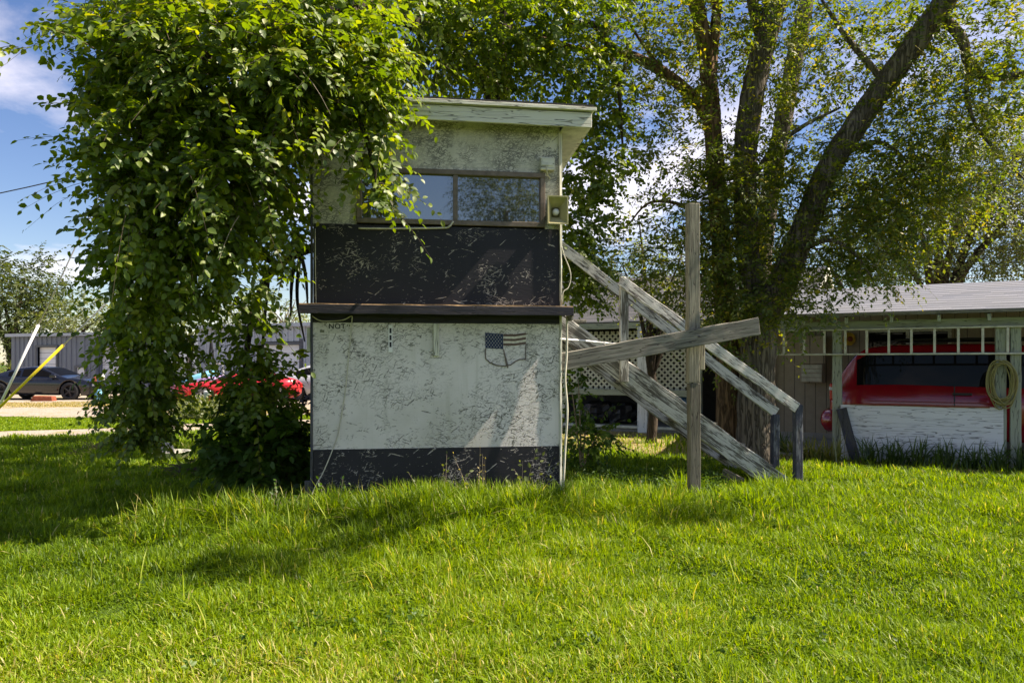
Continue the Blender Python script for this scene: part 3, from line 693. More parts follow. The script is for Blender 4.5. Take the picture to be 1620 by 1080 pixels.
# ------------------------------------------------------------------ stairs, post and plank
YN, YF = 8.63, 9.70
stair = thing('wooden_stairs', 'weathered peeling wooden stairs with handrails climbing to the booth', 'stairs', tuple(PY(1150, 760, YN).xy) + (0,))
for yy, nm_ in ((YN, 0), (YF, 1)):
    a = PY(1236, 764, YN); b2 = PY(893, 523, YN)
    a = V((a.x, yy, .03)); b2 = V((XR + .05, yy, PY(893, 523, YN).z + .19))
    board('stringer', a, b2, .25 if nm_ == 0 else .13, .045, M['wood_paint2'], stair, rough=.012, ends=.05)
    if nm_ == 0: SA, SB = a, b2
nT = 8
for i in range(nT):
    t_ = (i + .6) / nT; c = SA.lerp(SB, t_); zz = c.z + .07
    if i in (3,): continue
    tl = random.uniform(-.06, .06)
    board('tread', (c.x + .02, YN + .03, zz + (tl if i in (1, 2, 4) else 0)), (c.x + .02, YF - .03, zz), .24, .035, M['wood_grey'] if i % 3 else M['wood_dark'], stair, up=V((1, 0, .15 * (i % 2))), rough=.01, ends=.04)
# upper landing boards against the wall
board('tread', (XR + .3, YN + .03, 2.0), (XR + .3, YF - .03, 2.0), .5, .035, M['wood_grey'], stair, up=V((1, 0, 0)), rough=.008)
def vpost(name, u, v0, v1, Y, wd, m, dpt=None, parent=stair, upx=True):
    a = PY(u, v1, Y); b2 = PY(u, v0, Y); 
    return board(name, a, V((a.x, Y, b2.z)), wd, dpt or wd, m, parent, up=V((1, 0, 0)), rough=.004)
vpost('newel_post', 1262, 640, 778, YN - .04, .095, M['wood_bluegrey'], .09)
vpost('newel_post', 1226, 655, 752, YF, .095, M['wood_bluegrey'], .09)
vpost('rail_post', 987, 438, 604, YN - .05, .10, M['wood_paint2'], .05)
NR = YN - .09
board('handrail', PY(982, 444, NR), PY(1261, 645, NR), .125, .04, M['wood_paint'], stair, rough=.006)
board('handrail', PY(860, 368, YF), PY(1228, 653, YF), .135, .04, M['wood_paint'], stair, rough=.006)
# scrap under the bottom step
o = board('scrap_board', PY(1145, 748, 8.9), PY(1175, 764, 8.7), .12, .03, M['wood_grey'], None, ends=.05); tag(o, 'short broken grey board lying under the foot of the stairs', 'board')

pst = thing('timber_post', 'tall square grey timber post standing in the grass beside the stairs', 'post', tuple(P(1097, 790, 8.1).xy) + (0,))
A = P(1097.5, 800, 8.1)
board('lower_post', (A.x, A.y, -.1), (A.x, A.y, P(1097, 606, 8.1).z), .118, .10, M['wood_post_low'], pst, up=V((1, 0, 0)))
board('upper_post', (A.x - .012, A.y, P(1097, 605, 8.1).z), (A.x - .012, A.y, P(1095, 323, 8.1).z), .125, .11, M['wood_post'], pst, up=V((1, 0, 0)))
A2 = P(1110, 575, 8.2); board('splice_block', (A2.x, A2.y, P(1110, 585, 8.2).z), (A2.x, A2.y, P(1110, 530, 8.2).z), .06, .05, M['wood_post'], pst, up=V((1, 0, 0)))
plk = board('plank', P(886, 573, 7.78), P(1199, 516, 7.98), .185, .04, M['wood_grey'], None, rough=.005, ends=.02)
tag(plk, 'long bare grey plank nailed slanting across the timber post', 'plank')

for k, (u, v) in enumerate(((1091, 541), (1104, 532), (894, 566), (895, 578))):
    c = P(u, v, 7.92 if k < 2 else 7.74); fwd = (plk.matrix_basis.to_3x3() @ V((0, 1, 0))); fwd = fwd if fwd.y < 0 else -fwd
    bq = MB().cyl(c - fwd * .01, c + fwd * .045, .009, .008, 8).build('nail', M['rim_dark'], None); bq.parent = plk; bq.matrix_basis = plk.matrix_basis.inverted() @ bq.matrix_basis
# ------------------------------------------------------------------ carport and house behind
hs_ = thing('house', 'low tan sided house with grey shingle roof and lattice porch behind the tree', 'house', tuple(HS(-2, 5)))
SIDE_L = 14
slab('wall', HS(-.9, 3.2, .12), HE, UP, 8.2, 2.45, .1, M['siding'], hs_)
slab('foundation', HS(-.85, 3.17, -.05), HE, UP, 8.2, .17, .12, M['concrete'], hs_)
EZ, RZ, EO, RO = 2.42, 3.80, 2.75, 6.38
sl = (HN * (RO - EO) + UP * (RZ - EZ)); 
slab('roof', HS(-9.5, EO, EZ), HE, sl, 9.5, sl.length, .1, M['shingle_dark'], hs_)
sl2 = (HN * (RO - EO) * -1 + UP * (RZ - EZ))
slab('roof', HS(.0, 2 * RO - EO, EZ), -HE, sl2, 9.5, sl2.length, .1, M['shingle_dark'], hs_)
MB().prism([HS(-.25, EO + .7, EZ + .1), HS(-.25, 2 * RO - EO - .7, EZ + .1), HS(-.25, RO, RZ - .16)], HE * -.1).build('gable', M['trim_white'], hs_)
board('rake_board', HS(.0, EO + .2, EZ - .02), HS(.0, RO, RZ - .08), .14, .03, M['trim_white'], hs_)
board('rake_board', HS(.0, 2 * RO - EO - .2, EZ - .02), HS(.0, RO, RZ - .08), .14, .03, M['trim_white'], hs_)
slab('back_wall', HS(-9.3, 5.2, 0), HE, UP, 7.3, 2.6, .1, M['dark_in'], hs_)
slab('end_wall', HS(-.95, 3.2, 0), HN, UP, 6, 2.5, .1, M['siding'], hs_)
slab('porch_floor', HS(-9.3, 3.0, .1), HE, HN, 7.2, 2.2, .14, M['concrete'], hs_)
board('eave_board', HS(-9.5, EO + .02, EZ - .09), HS(-.0, EO + .02, EZ - .09), .13, .03, M['sage'], hs_)
for s in (-7.4, -6.2, -5.0, -3.3, -2.2, -1.05):
    board('porch_post', HS(s, 3.1, 0), HS(s, 3.1, 2.3), .10, .10, M['sage'], hs_, up=HE)
pw = HS(-3.35, 2.75); board('white_post', (pw.x, pw.y, 0), (pw.x, pw.y, 2.3), .22, .05, M['panel_white'], hs_, up=HE)
board('porch_rail', HS(-7.4, 3.02, .86), HS(-2.2, 3.02, .86), .14, .05, M['sage'], hs_)
board('porch_sill', HS(-7.4, 2.98, .10), HS(-2.2, 2.98, .10), .06, .12, M['alu'], hs_)
# lattice: real crossing strips
def lattice(s0, s1, z0, z1, o_, gap=.135):
    q = MB(); W_, H_ = s1 - s0, z1 - z0
    for sgn, oo in ((1, 0), (-1, .012)):
        c = -H_ if sgn == 1 else 0
        while c < W_ + (0 if sgn == 1 else H_):
            pts = []
            for (s_, z_) in ((c, 0), (c + sgn * H_, H_)): pts.append([s_, z_])
            (sa, za), (sb, zb_) = pts
            def clip(s_, z_, s2, z2):
                if s_ < 0: z_ = z_ + (0 - s_) * (z2 - z_) / (s2 - s_); s_ = 0
                if s_ > W_: z_ = z_ + (W_ - s_) * (z2 - z_) / (s2 - s_); s_ = W_
                return s_, z_
            if not ((sa < 0 and sb < 0) or (sa > W_ and sb > W_)):
                p = clip(sa, za, sb, zb_); r = clip(sb, zb_, sa, za)
                if abs(p[0] - r[0]) > .03: q.bar(HS(s0 + p[0], o_ + oo, z0 + p[1]), HS(s0 + r[0], o_ + oo, z0 + r[1]), .042, .008, up=UP)
            c += gap
    return q
for (s0, s1, z0) in ((-7.4, -6.25, .93), (-6.15, -5.05, .93), (-4.95, -3.4, .93), (-3.2, -2.25, .93)):
    lattice(s0, s1, z0, 2.22, 3.1).build('lattice', M['trim_white'], hs_)
# window and boxes on the carport wall
wn = MB()
for (s0, s1, z0, z1) in ((1.0, 2.45, 2.10, 2.16), (1.0, 2.45, 1.60, 1.66), (1.0, 1.06, 1.66, 2.10), (2.39, 2.45, 1.66, 2.10), (1.7, 1.76, 1.66, 2.10)):
    wn.add([HS(s, o, z) for s in (s0, s1) for o in (3.16, 3.21) for z in (z0, z1)], [(0, 1, 3, 2), (4, 6, 7, 5), (0, 4, 5, 1), (2, 3, 7, 6), (0, 2, 6, 4), (1, 5, 7, 3)])
wo = wn.build('window', M['trim_white'], hs_)
pn = MB(); pn.add([HS(1.06, 3.19, 1.66), HS(2.39, 3.19, 1.66), HS(2.39, 3.19, 2.10), HS(1.06, 3.19, 2.10)], [(0, 1, 2, 3)]); pn.build('pane', M['car_glass'], wo)
def hbox(q, s0, s1, o0, o1, z0, z1):
    return q.add([HS(s, o, z) for s in (s0, s1) for o in (o0, o1) for z in (z0, z1)], [(0, 1, 3, 2), (4, 6, 7, 5), (0, 4, 5, 1), (2, 3, 7, 6), (0, 2, 6, 4), (1, 5, 7, 3)])
bx = thing('wall_cabinet', 'tan metal cabinet with a slotted lower section on the house wall', 'cabinet', tuple(HS(-.1, 3.1, 1.2)))
hbox(MB(), -.17, .30, 2.93, 3.19, 1.50, 2.05).build('door_case', M['siding'], bx, bevel=.008)
hbox(MB(), -.16, .27, 2.95, 3.19, 1.12, 1.495).build('slot_case', M['siding'], bx, bevel=.008)
q = MB()
for k in range(4): hbox(q, -.13, .24, 2.935, 2.949, 1.15 + k * .085, 1.22 + k * .085)
q.build('slot_flap', M['soffit'], bx)
ro = thing('round_reel', 'yellow round reel hanging on the wall beside the carport window', 'reel', tuple(HS(.75, 3.1, 1.9)))
c = HS(.72, 3.12, 1.98); q = MB(); q.lathe([(.0, -.02), (.12, -.02), (.13, 0), (.12, .02)], c, 'y'); q.build('disc', M['yellow_paint'], ro, smooth=True)
q = MB(); q.lathe([(.0, -.05), (.05, -.05), (.05, -.02)], c, 'y'); q.build('hub', M['brick_red'], ro, smooth=True)
o = MB().tube([HS(-.74, 3.12, 0.1), HS(-.74, 3.12, 2.3)], .04, 10).build('downspout', M['alu'], hs_, smooth=True)

cp = thing('carport', 'open sided carport with grey shingle roof and sage green posts', 'carport', tuple(HS(2.5, 1.5)))
CE, CR = 2.27, 2.96
sl = HN * 3.4 + UP * (CR - CE); slab('roof', HS(-.15, -.42, CE), HE, sl, 7.5, sl.length, .05, M['shingle'], cp)
sl2 = HN * -2.6 + UP * (CR - CE); slab('roof', HS(7.35, 5.6, CE), -HE, sl2, 7.5, sl2.length, .05, M['shingle'], cp)
board('beam', HS(-.2, 0, 2.10), HS(7, 0, 2.10), .13, .09, M['sage'], cp)
board('eave_edge', HS(-.15, -.41, CE - .025), HS(7.3, -.41, CE - .025), .035, .02, M['wood_grey'], cp)
for k in range(11):
    s = .35 + k * .62; sd_ = HN * 3.1 + UP * .62
    a = HS(s, -.37, 2.155); board('rafter', a, a + sd_, .10, .045, M['sage'], cp)
for s in (.81, 2.99, 3.17):
    board('post', HS(s, 0, -.05), HS(s, 0, 2.045), .135, .10, M['sage'], cp, up=HE)
slab('slab_floor', HS(-1.5, .05, .03), HE, HN, 9, 3.1, .1, M['concrete'], cp)
sp_ = board('plywood_sheet', HS(.87, -.08, .43), HS(3.02, -.08, .44), .86, .02, M['panel_white'], None, rough=.003); tag(sp_, 'flaking white plywood sheet propped low between the carport posts', 'plywood sheet')
o = board('trim_strip', HS(1.0, -.1, .868), HS(2.85, -.1, .868), .02, .015, M['brick_red'], None); o.parent = sp_; o.matrix_basis = sp_.matrix_basis.inverted() @ o.matrix_basis
lb_ = board('leaning_board', HS(1.10, -.22, -.02), HS(.88, -.13, .80), .15, .04, M['wood_dark'], None, up=HE); tag(lb_, 'short dark board leaning against the white plywood sheet', 'board')
ld = thing('ladder', 'long aluminium ladder hung sideways along the carport posts', 'ladder', tuple(HS(2, -.1, 1.8)))
LA, LB_ = (-.1, 2.01), (5.6, 2.01)
board('rail', HS(-.3, -.09, 2.03), HS(5.6, -.09, 2.03), .028, .05, M['alu'], ld, rough=0)
board('rail', HS(-.3, -.09, 1.645), HS(5.6, -.09, 1.645), .028, .05, M['alu'], ld, rough=0)
for k in range(19):
    s = .02 + k * .305; board('rung', HS(s, -.09, 1.66), HS(s, -.09, 2.015), .035, .03, M['alu'], ld, up=HE, rough=0, nx=2)
hz_ = MB()
for k in range(11):
    r_ = .11 + .06 * random.random(); e_ = .12 + .10 * random.random(); c = HS(2.99 + random.uniform(-.05, .05), -.09 - k * .010, 1.34 - e_ * .7); pts = []
    for j in range(33):
        a = 2 * math.pi * j / 32; pts.append(c + HE * (math.cos(a) * r_) + UP * (math.sin(a) * (r_ + e_) - .02 * math.cos(3 * a + k)) + HN * (.02 * math.sin(a * 2 + k)))
    hz_.tube(pts, .0095, 6, False)
hz_.tube([HS(2.92, -.12, 1.45), HS(2.88, -.13, 1.2), HS(2.93, -.14, .95), HS(2.98, -.13, .9)], .0095, 6)
tag(hz_.build('coiled_hose', M['hose'], None, smooth=True), 'coiled yellow garden hose hanging on the carport post', 'hose')
yb = MB(); hbox(yb, 3.27, 3.32, -.09, -.06, 1.37, 1.62); tag(yb.build('yellow_tool', M['yellow_pl'], None, bevel=.008), 'slim yellow plastic tool hanging on the right carport post', 'tool')

# ------------------------------------------------------------------ vehicles
def smooth_i(x, xp, zp):
    y = np.interp(x, xp, zp); k = 2
    pad = np.concatenate([[y[0]] * k, y, [y[-1]] * k]); return np.convolve(pad, np.ones(2 * k + 1) / (2 * k + 1), 'valid')
def car(root, L, W, low, belt, roof, wheels, wr, paint, side_glass, screens, rim, tumble=.74, n=96):
    x = np.linspace(0, L, n); zl = np.interp(x, *zip(*low)).copy(); z00 = zl.copy(); zb = smooth_i(x, *zip(*belt)); zr = np.maximum(smooth_i(x, *zip(*roof)), zb + .012)
    for wx in wheels:
        R_ = wr + .055; m_ = np.abs(x - wx) < R_; zl[m_] = np.maximum(zl[m_], wr + np.sqrt(np.maximum(0, R_ ** 2 - (x[m_] - wx) ** 2)))
    zl = np.minimum(zl, zb - .08)
    e = np.minimum(x, L - x); hw = W / 2 * (1 - .22 * np.clip(1 - e / .7, 0, 1) ** 2.2)
    H = zr - zb; wt = hw * (.93 - (0.93 - tumble) * np.clip(H / .42, 0, 1))
    rings = []
    for i in range(n):
        h_ = hw[i]; z0, z1, z2 = zl[i], zb[i], zr[i]
        half = [(h_ * .95, z0), (h_, max(z0 + .02, z00[i] + .35 * (z1 - z00[i]))), (h_ * 1.0, max(z0 + .05, z00[i] + .66 * (z1 - z00[i]))), (h_ * .985, z1 - .05 * min(1, z1 - z0)), (h_ * .93, z1), (wt[i], z2 - .035 * min(1, H[i] * 3)), (wt[i] * .9, z2), (wt[i] * .5, z2 + .018), (0, z2 + .022)]
        rings.append([(x[i] - L / 2, -a, b_) for a, b_ in half] + [(x[i] - L / 2, a, b_) for a, b_ in half[-2::-1]])
    k = len(rings[0]); q = MB(); vs = [p for r in rings for p in r]; fs = []
    for i in range(n - 1):
        for j in range(k - 1): fs.append((i * k + j, i * k + j + 1, i * k + k + j + 1, i * k + k + j))
        fs.append((i * k + k - 1, i * k, i * k + k, i * k + 2 * k - 1))
    fs.append(tuple(range(k))); fs.append(tuple((n - 1) * k + j for j in range(k))[::-1])
    q.add(vs, fs); body = q.build('body', paint, root, smooth=True, local=True)
    def ringpt(i, j, off): p = V(rings[i][j]); return p
    # side glass, proud of the body by 5 mm
    for (xa, xb, lo_, hi_) in side_glass:
        for sgn in (0, 1):
            g = MB(); idx = [i for i in range(n) if xa <= x[i] <= xb]; vv = []
            for i in idx:
                a = V(rings[i][4 if not sgn else k - 5]); b_ = V(rings[i][5 if not sgn else k - 6])
                lo2 = lo_
                o_ = V((0, -.006 if not sgn else .006, .002))
                vv += [a.lerp(b_, lo2) + o_, a.lerp(b_, hi_) + o_]
            g.add(vv, [(2 * i, 2 * i + 1, 2 * i + 3, 2 * i + 2) for i in range(len(idx) - 1)])
            g.build('side_window', M['car_glass'], root, local=True, smooth=True)
    for (xa, xb, nm_) in screens:
        g = MB(); idx = [i for i in range(n) if xa <= x[i] <= xb]; vv = []; js = list(range(6, k - 6))
        for i in idx:
            for j in js: vv.append(V(rings[i][j]) + V((0, 0, .006)))
        m_ = len(js); g.add(vv, [(i * m_ + j, i * m_ + j + 1, i * m_ + m_ + j + 1, i * m_ + m_ + j) for i in range(len(idx) - 1) for j in range(m_ - 1)])
        g.build(nm_, M['car_glass'], root, local=True, smooth=True)
    for wx in wheels:
        for sgn in (-1, 1):
            y_ = sgn * (W / 2 - .105); c = V((wx - L / 2, y_, wr))
            wh = MB().lathe([(wr * .66, -.1), (wr * .93, -.11), (wr, -.07), (wr, .07), (wr * .93, .11), (wr * .66, .1)], c, 'y', 28).build('wheel', M['rubber'], root, local=True, smooth=True)
            rm = MB(); rm.lathe([(wr * .68, -.095), (wr * .62, -.09), (wr * .60, .0), (wr * .62, .09), (wr * .68, .095)], c, 'y', 28)
            for s5 in range(5):
                a = s5 * 2 * math.pi / 5; dv = V((math.cos(a), 0, math.sin(a))); rm.bar(c + V((0, sgn * .075, 0)) + dv * .03, c + V((0, sgn * .07, 0)) + dv * wr * .64, .055, .03, up=V((-math.sin(a), 0, math.cos(a))))
            rm.lathe([(0, sgn * .09), (.05, sgn * .088), (.055, sgn * .06)], c, 'y', 12)
            rm.build('rim', rim, wh, local=True)
            MB().lathe([(0, 0), (wr * .6, 0)], c + V((0, -sgn * .02, 0)), 'y', 20).build('brake_disc', M['black_pl'], wh, local=True)
    return body
# red minivan in the carport
vl = 5.0
vc = HS(.62 + vl / 2, 1.55)
van = thing('minivan', 'red minivan with dark tinted windows parked inside the carport', 'minivan', (vc.x, vc.y, .03), HROT)
car(van, vl, 1.98, [(0, .42), (.15, .3), (4.8, .28), (5, .4)], [(0, .96), (.08, 1.08), (1, 1.10), (3.4, 1.05), (4.3, .98), (4.85, .85), (5, .7)],
    [(0, 1.0), (.1, 1.17), (.28, 1.48), (.5, 1.72), (.9, 1.77), (2.2, 1.78), (3.1, 1.72), (3.5, 1.58), (4.3, 1.06), (5, .7)], (.95, 3.95), .34, M['van_red'],
    [(.40, 3.6, .05, .86)], [(3.35, 4.15, 'windscreen'), (.16, .44, 'rear_window')], M['rim_light'], .86)
MB().span((-vl / 2 + .005, -.90, .86), (-vl / 2 + .16, -.74, 1.14)).build('tail_light', M['tail'], van, local=True, bevel=.02)
MB().span((-vl / 2 + .0, -.905, 1.02), (-vl / 2 + .12, -.76, 1.09)).build('reversing_light', M['lens'], van, local=True, bevel=.015)
bq = MB().tube([(-vl / 2 + .25, -.97, .52), (-vl / 2 + .02, -.90, .52), (-vl / 2 - .04, -.5, .52), (-vl / 2 - .06, 0, .52), (-vl / 2 - .04, .5, .52), (-vl / 2 + .02, .90, .52), (-vl / 2 + .25, .97, .52)], [.13, .15, .15, .15, .15, .15, .13], 14)
for v_ in bq.v: v_.z = .52 + (v_.z - .52) * 1.25
bq.build('rear_bumper', M['van_red'], van, local=True, smooth=True)
for s_ in (-1, 1): MB().tube([(-1.6, s_ * .66, 1.81), (-1.5, s_ * .66, 1.86), (.4, s_ * .66, 1.86), (.5, s_ * .66, 1.80)], .018, 8).build('roof_rail', M['black_pl'], van, local=True, smooth=True)
MB().span((-.72, -1.005, .98), (-.46, -.985, 1.02)).build('door_handle', M['black_pl'], van, local=True, bevel=.006)
MB().span((.86, -.998, .45), (.875, -.986, 1.05)).build('door_gap', M['black_pl'], van, local=True)
MB().span((-1.9, -1.0, .86), (1.7, -.988, .875)).build('side_moulding', M['van_red'], van, local=True)
MB().span((-.70, -.998, .45), (-.685, -.986, 1.12)).build('door_gap', M['black_pl'], van, local=True)

# black coupe far left
a0 = P(-6, 630, 31.5); a1 = P(158, 630, 31.5); cc = (a0 + a1) / 2
coupe = thing('black_coupe', 'shiny black two door coupe parked on gravel before the slate grey shed', 'car', (cc.x, cc.y, .01), math.atan2(a1.y - a0.y, a1.x - a0.x))
car(coupe, 4.75, 1.9, [(0, .42), (.2, .27), (4.5, .2), (4.75, .35)], [(0, .82), (.1, .98), (.9, 1.0), (1.5, .95), (3.2, .93), (4.3, .84), (4.65, .72), (4.75, .6)],
    [(0, .82), (.15, 1.0), (.7, 1.04), (1.55, 1.31), (2.1, 1.37), (2.6, 1.33), (3.45, .96), (4.75, .6)], (.95, 3.8), .37, M['car_black'],
    [(1.3, 1.75, .12, .75), (1.85, 3.0, .10, .86)], [(2.65, 3.35, 'windscreen'), (.8, 1.5, 'rear_window')], M['rim_dark'], .72)
MB().span((2.2, -.8, .58), (2.36, -.5, .68)).build('headlight', M['lens'], coupe, local=True, bevel=.01)
MB().span((-2.39, -.8, .72), (-2.3, -.4, .84)).build('tail_light', M['tail'], coupe, local=True, bevel=.01)
MB().span((.68, -1.06, .93), (.9, -.92, 1.05)).build('wing_mirror', M['car_black'], coupe, local=True, bevel=.02)
MB().span((-.25, -.965, .82), (-.05, -.945, .85)).build('door_handle', M['black_pl'], coupe, local=True, bevel=.004)
# red coupe, nose to the left
a0 = P(455, 638, 28.0); a1 = P(287, 640, 26.2); cc = (a0 + a1) / 2
redc = thing('red_coupe', 'faded red two door coupe with silver wheels behind the leaves', 'car', (cc.x, cc.y, .01), math.atan2(a1.y - a0.y, a1.x - a0.x))
car(redc, 4.3, 1.78, [(0, .42), (.2, .27), (4.1, .22), (4.3, .4)], [(0, .75), (.1, .9), (1.4, .92), (2.6, .9), (3.6, .84), (4.15, .72), (4.3, .6)],
    [(0, .75), (.2, .93), (.8, 1.08), (1.4, 1.27), (1.9, 1.28), (2.8, .93), (4.3, .6)], (.85, 3.4), .32, M['car_red'],
    [(1.0, 2.45, .12, .82)], [(2.0, 2.7, 'windscreen'), (.5, 1.2, 'rear_window')], M['rim_light'], .72)
MB().span((2.0, .35, .55), (2.13, .7, .65)).build('headlight', M['lens'], redc, local=True, bevel=.01)
MB().span((-2.17, .4, .62), (-2.08, .75, .78)).build('tail_light', M['tail'], redc, local=True, bevel=.01)
# silver car, half hidden by the booth
a0 = P(463, 630, 31); a1 = P(600, 630, 31); cc = (a0 + a1) / 2
silv = thing('silver_sedan', 'silver grey sedan half hidden behind the left edge of the booth', 'car', (cc.x, cc.y, .01), math.atan2(a1.y - a0.y, a1.x - a0.x))
car(silv, 4.5, 1.8, [(0, .42), (.2, .27), (4.3, .22), (4.5, .4)], [(0, .85), (.12, 1.02), (1.2, 1.0), (3.1, .95), (4.2, .82), (4.5, .65)],
    [(0, .85), (.2, 1.04), (.55, 1.12), (1.3, 1.42), (2.2, 1.44), (3.3, .98), (4.5, .65)], (.85, 3.6), .33, M['car_silver'],
    [(.75, 1.5, .12, .85), (1.58, 2.95, .10, .86)], [(2.35, 3.2, 'windscreen'), (.6, 1.2, 'rear_window')], M['rim_light'], .74)
MB().span((-2.27, -.8, .72), (-2.18, -.45, .88)).build('tail_light', M['tail'], silv, local=True, bevel=.01)
# parked car at the left frame edge, only its nose in view
a0 = P(-140, 630, 33); a1 = P(9, 630, 33); cc = (a0 + a1) / 2
dk = thing('dark_sedan', 'dark car nosing into the left edge behind the black coupe', 'car', (cc.x, cc.y, .01), math.atan2(a1.y - a0.y, a1.x - a0.x))
car(dk, 4.5, 1.8, [(0, .42), (.2, .27), (4.3, .22), (4.5, .4)], [(0, .85), (.12, 1.0), (3.1, .95), (4.2, .84), (4.5, .65)],
    [(0, .85), (.2, 1.04), (.55, 1.12), (1.3, 1.42), (2.2, 1.44), (3.3, .98), (4.5, .65)], (.85, 3.6), .33, M['car_black'], [(1.0, 2.9, .1, .86)], [(2.35, 3.2, 'windscreen')], M['rim_dark'])

# ------------------------------------------------------------------ sheds on the left
def shed(name, label, A, B, H, depth, m, doors, trims=True, slope=.0):
    A, B = V((A.x, A.y, 0)), V((B.x, B.y, 0)); ex = (B - A); L = ex.length; ex.normalize(); ny = V((-ex.y, ex.x, 0))
    if ny.y < 0: ny = -ny
    r = thing(name, label, 'shed', tuple((A + B) / 2))
    def pt(s, o, z): return A + ex * s + ny * o + UP * z
    q = MB()
    def rib_wall(s0, s1, z0, z1, o=0, step=.30):
        nr = max(1, int((s1 - s0) / step)); prof = []
        for i in range(nr):
            b_ = s0 + (s1 - s0) * i / nr; w_ = (s1 - s0) / nr
            prof += [(b_, 0), (b_ + w_ * .62, 0), (b_ + w_ * .70, -.045), (b_ + w_ * .92, -.045), (b_ + w_, 0)]
        vs = [pt(s, o + y, z0) for s, y in prof] + [pt(s, o + y, z1 + slope * s) for s, y in prof]; n = len(prof)
        q.add(vs, [(i, i + 1, n + i + 1, n + i) for i in range(n - 1)])
    cur = 0.0
    for (s0, s1, z1) in sorted(doors):
        rib_wall(cur, s0, 0, H); rib_wall(s0, s1, z1, H); cur = s1
    rib_wall(cur, L, 0, H)
    # the other three sides
    q.add([pt(0, 0, 0), pt(0, depth, 0), pt(0, depth, H), pt(0, 0, H)], [(0, 1, 2, 3)]); q.add([pt(L, 0, 0), pt(L, depth, 0), pt(L, depth, H + slope * L), pt(L, 0, H + slope * L)], [(0, 1, 2, 3)])
    q.add([pt(0, depth, 0), pt(L, depth, 0), pt(L, depth, H), pt(0, depth, H)], [(0, 1, 2, 3)])
    q.build('wall', m, r)
    rf = MB(); rf.add([pt(-.15, -.2, H), pt(L + .15, -.2, H + slope * L), pt(L + .15, depth / 2, H + slope * L + .12), pt(-.15, depth / 2, H + .12), pt(-.15, depth + .2, H), pt(L + .15, depth + .2, H + slope * L)], [(0, 1, 2, 3), (3, 2, 5, 4)])
    rf.build('roof', M['shed_light'], r)
    tr = MB(); tr.bar(pt(-.15, -.22, H - .02), pt(L + .15, -.22, H - .02 + slope * L), .16, .06); tr.build('gutter', M['shed_light'] if trims else m, r)
    return r, pt, L
A = P(18, 620, 40); B = P(152, 620, 38)
s1_, pt, L = shed('metal_shed', 'slate grey ribbed metal shed with white roll up door at left', A, B, 3.0, 8, M['shed_dark'], [(1.9, 3.25, 2.35), (4.62, 5.2, 1.3)])
def door(r, pt, s0, s1, z1, name='garage_door', panels=5, rec=.12):
    q = MB(); hgt = z1 / panels
    for k in range(panels):
        a = [pt(s, o, z) for s in (s0, s1) for o in (rec, rec + .05) for z in (k * hgt + .008, (k + 1) * hgt - .008)]
        q.add(a, [(0, 1, 3, 2), (4, 6, 7, 5), (0, 4, 5, 1), (2, 3, 7, 6), (0, 2, 6, 4), (1, 5, 7, 3)])
    d = q.build(name, M['door_white'], r)
    f = MB(); f.bar(pt(s0 - .06, -.06, 0), pt(s0 - .06, -.06, z1 + .1), .12, .02, up=pt(1, 0, 0) - pt(0, 0, 0)); f.bar(pt(s1 + .06, -.06, 0), pt(s1 + .06, -.06, z1 + .1), .12, .02, up=pt(1, 0, 0) - pt(0, 0, 0)); f.bar(pt(s0, -.06, z1 + .06), pt(s1, -.06, z1 + .06), .12, .02)
    f.build('door_frame', M['shed_trim'], r); return d
door(s1_, pt, 1.9, 3.25, 2.35, panels=8)
door(s1_, pt, 4.62, 5.2, 1.3, 'side_door', 1, .02)
A = P(153, 620, 38.3); B = P(262, 620, 37)
s2_, pt, L = shed('metal_shed', 'slate grey shed bay with white door behind the hanging branches', A, B, 2.9, 8, M['shed_dark'], [(.25, 1.6, 2.3)])
door(s2_, pt, .25, 1.6, 2.3, panels=8)
A = P(313, 620, 36.5); B = P(560, 620, 32.5)
s3_, pt, L = shed('metal_shed', 'pale grey ribbed metal shed with big white garage door beside the booth', A, B, 3.25, 9, M['shed_light'], [(3.95, 6.3, 2.5)], slope=.0)
door(s3_, pt, 3.95, 6.3, 2.35, panels=6)
MB().span((pt(6.3, 0, 0) + V((0, -.12, 0)))[:], (pt(6.45, 0, 2.6) + V((0, -.08, 0)))[:]).build('door_jamb', M['shed_trim'], s3_)
wpole = MB().tube([pt(-.1, -.4, 0), pt(-.1, -.4, 2.7)], .13, 10); tag(wpole.build('timber_pole', M['bark'], None, smooth=True), 'rough brown pole at the corner of the pale grey shed', 'pole')

# watercraft under a purple and cyan cover
jb = P(325, 606, 30); jr = thing('covered_watercraft', 'small watercraft under a faded cyan and purple cover beyond the red coupe', 'watercraft', (jb.x, jb.y, 0), .1)
def loft(secs): 
    q = MB(); n = 10; vs = []; 
    for (x, z0, z1, w_) in secs:
        for k in range(n):
            a = math.pi * k / (n - 1); vs.append((x, -w_ * math.cos(a), z0 + (z1 - z0) * math.sin(a) ** .7))
    q.add(vs, [(i * n + k, i * n + k + 1, i * n + n + k + 1, i * n + n + k) for i in range(len(secs) - 1) for k in range(n - 1)]); return q
loft([(-1.0, .62, .66, .1), (-.6, .6, .95, .45), (-.1, .6, 1.12, .5), (.25, .6, 1.22, .5), (.6, .6, 1.05, .45), (1.1, .6, .95, .4)]).build('cover', M['purple'], jr, local=True, smooth=True)
loft([(-.98, .69, .73, .1), (-.6, .80, 1.00, .40), (-.1, .90, 1.16, .42), (.25, 1.0, 1.28, .42), (.55, 1.0, 1.15, .35)]).build('cover_top', M['cyan'], jr, local=True, smooth=True)
MB().tube([(.2, 0, 1.2), (.3, 0, 1.45)], .14, 8).build('handlebar', M['black_pl'], jr, local=True)
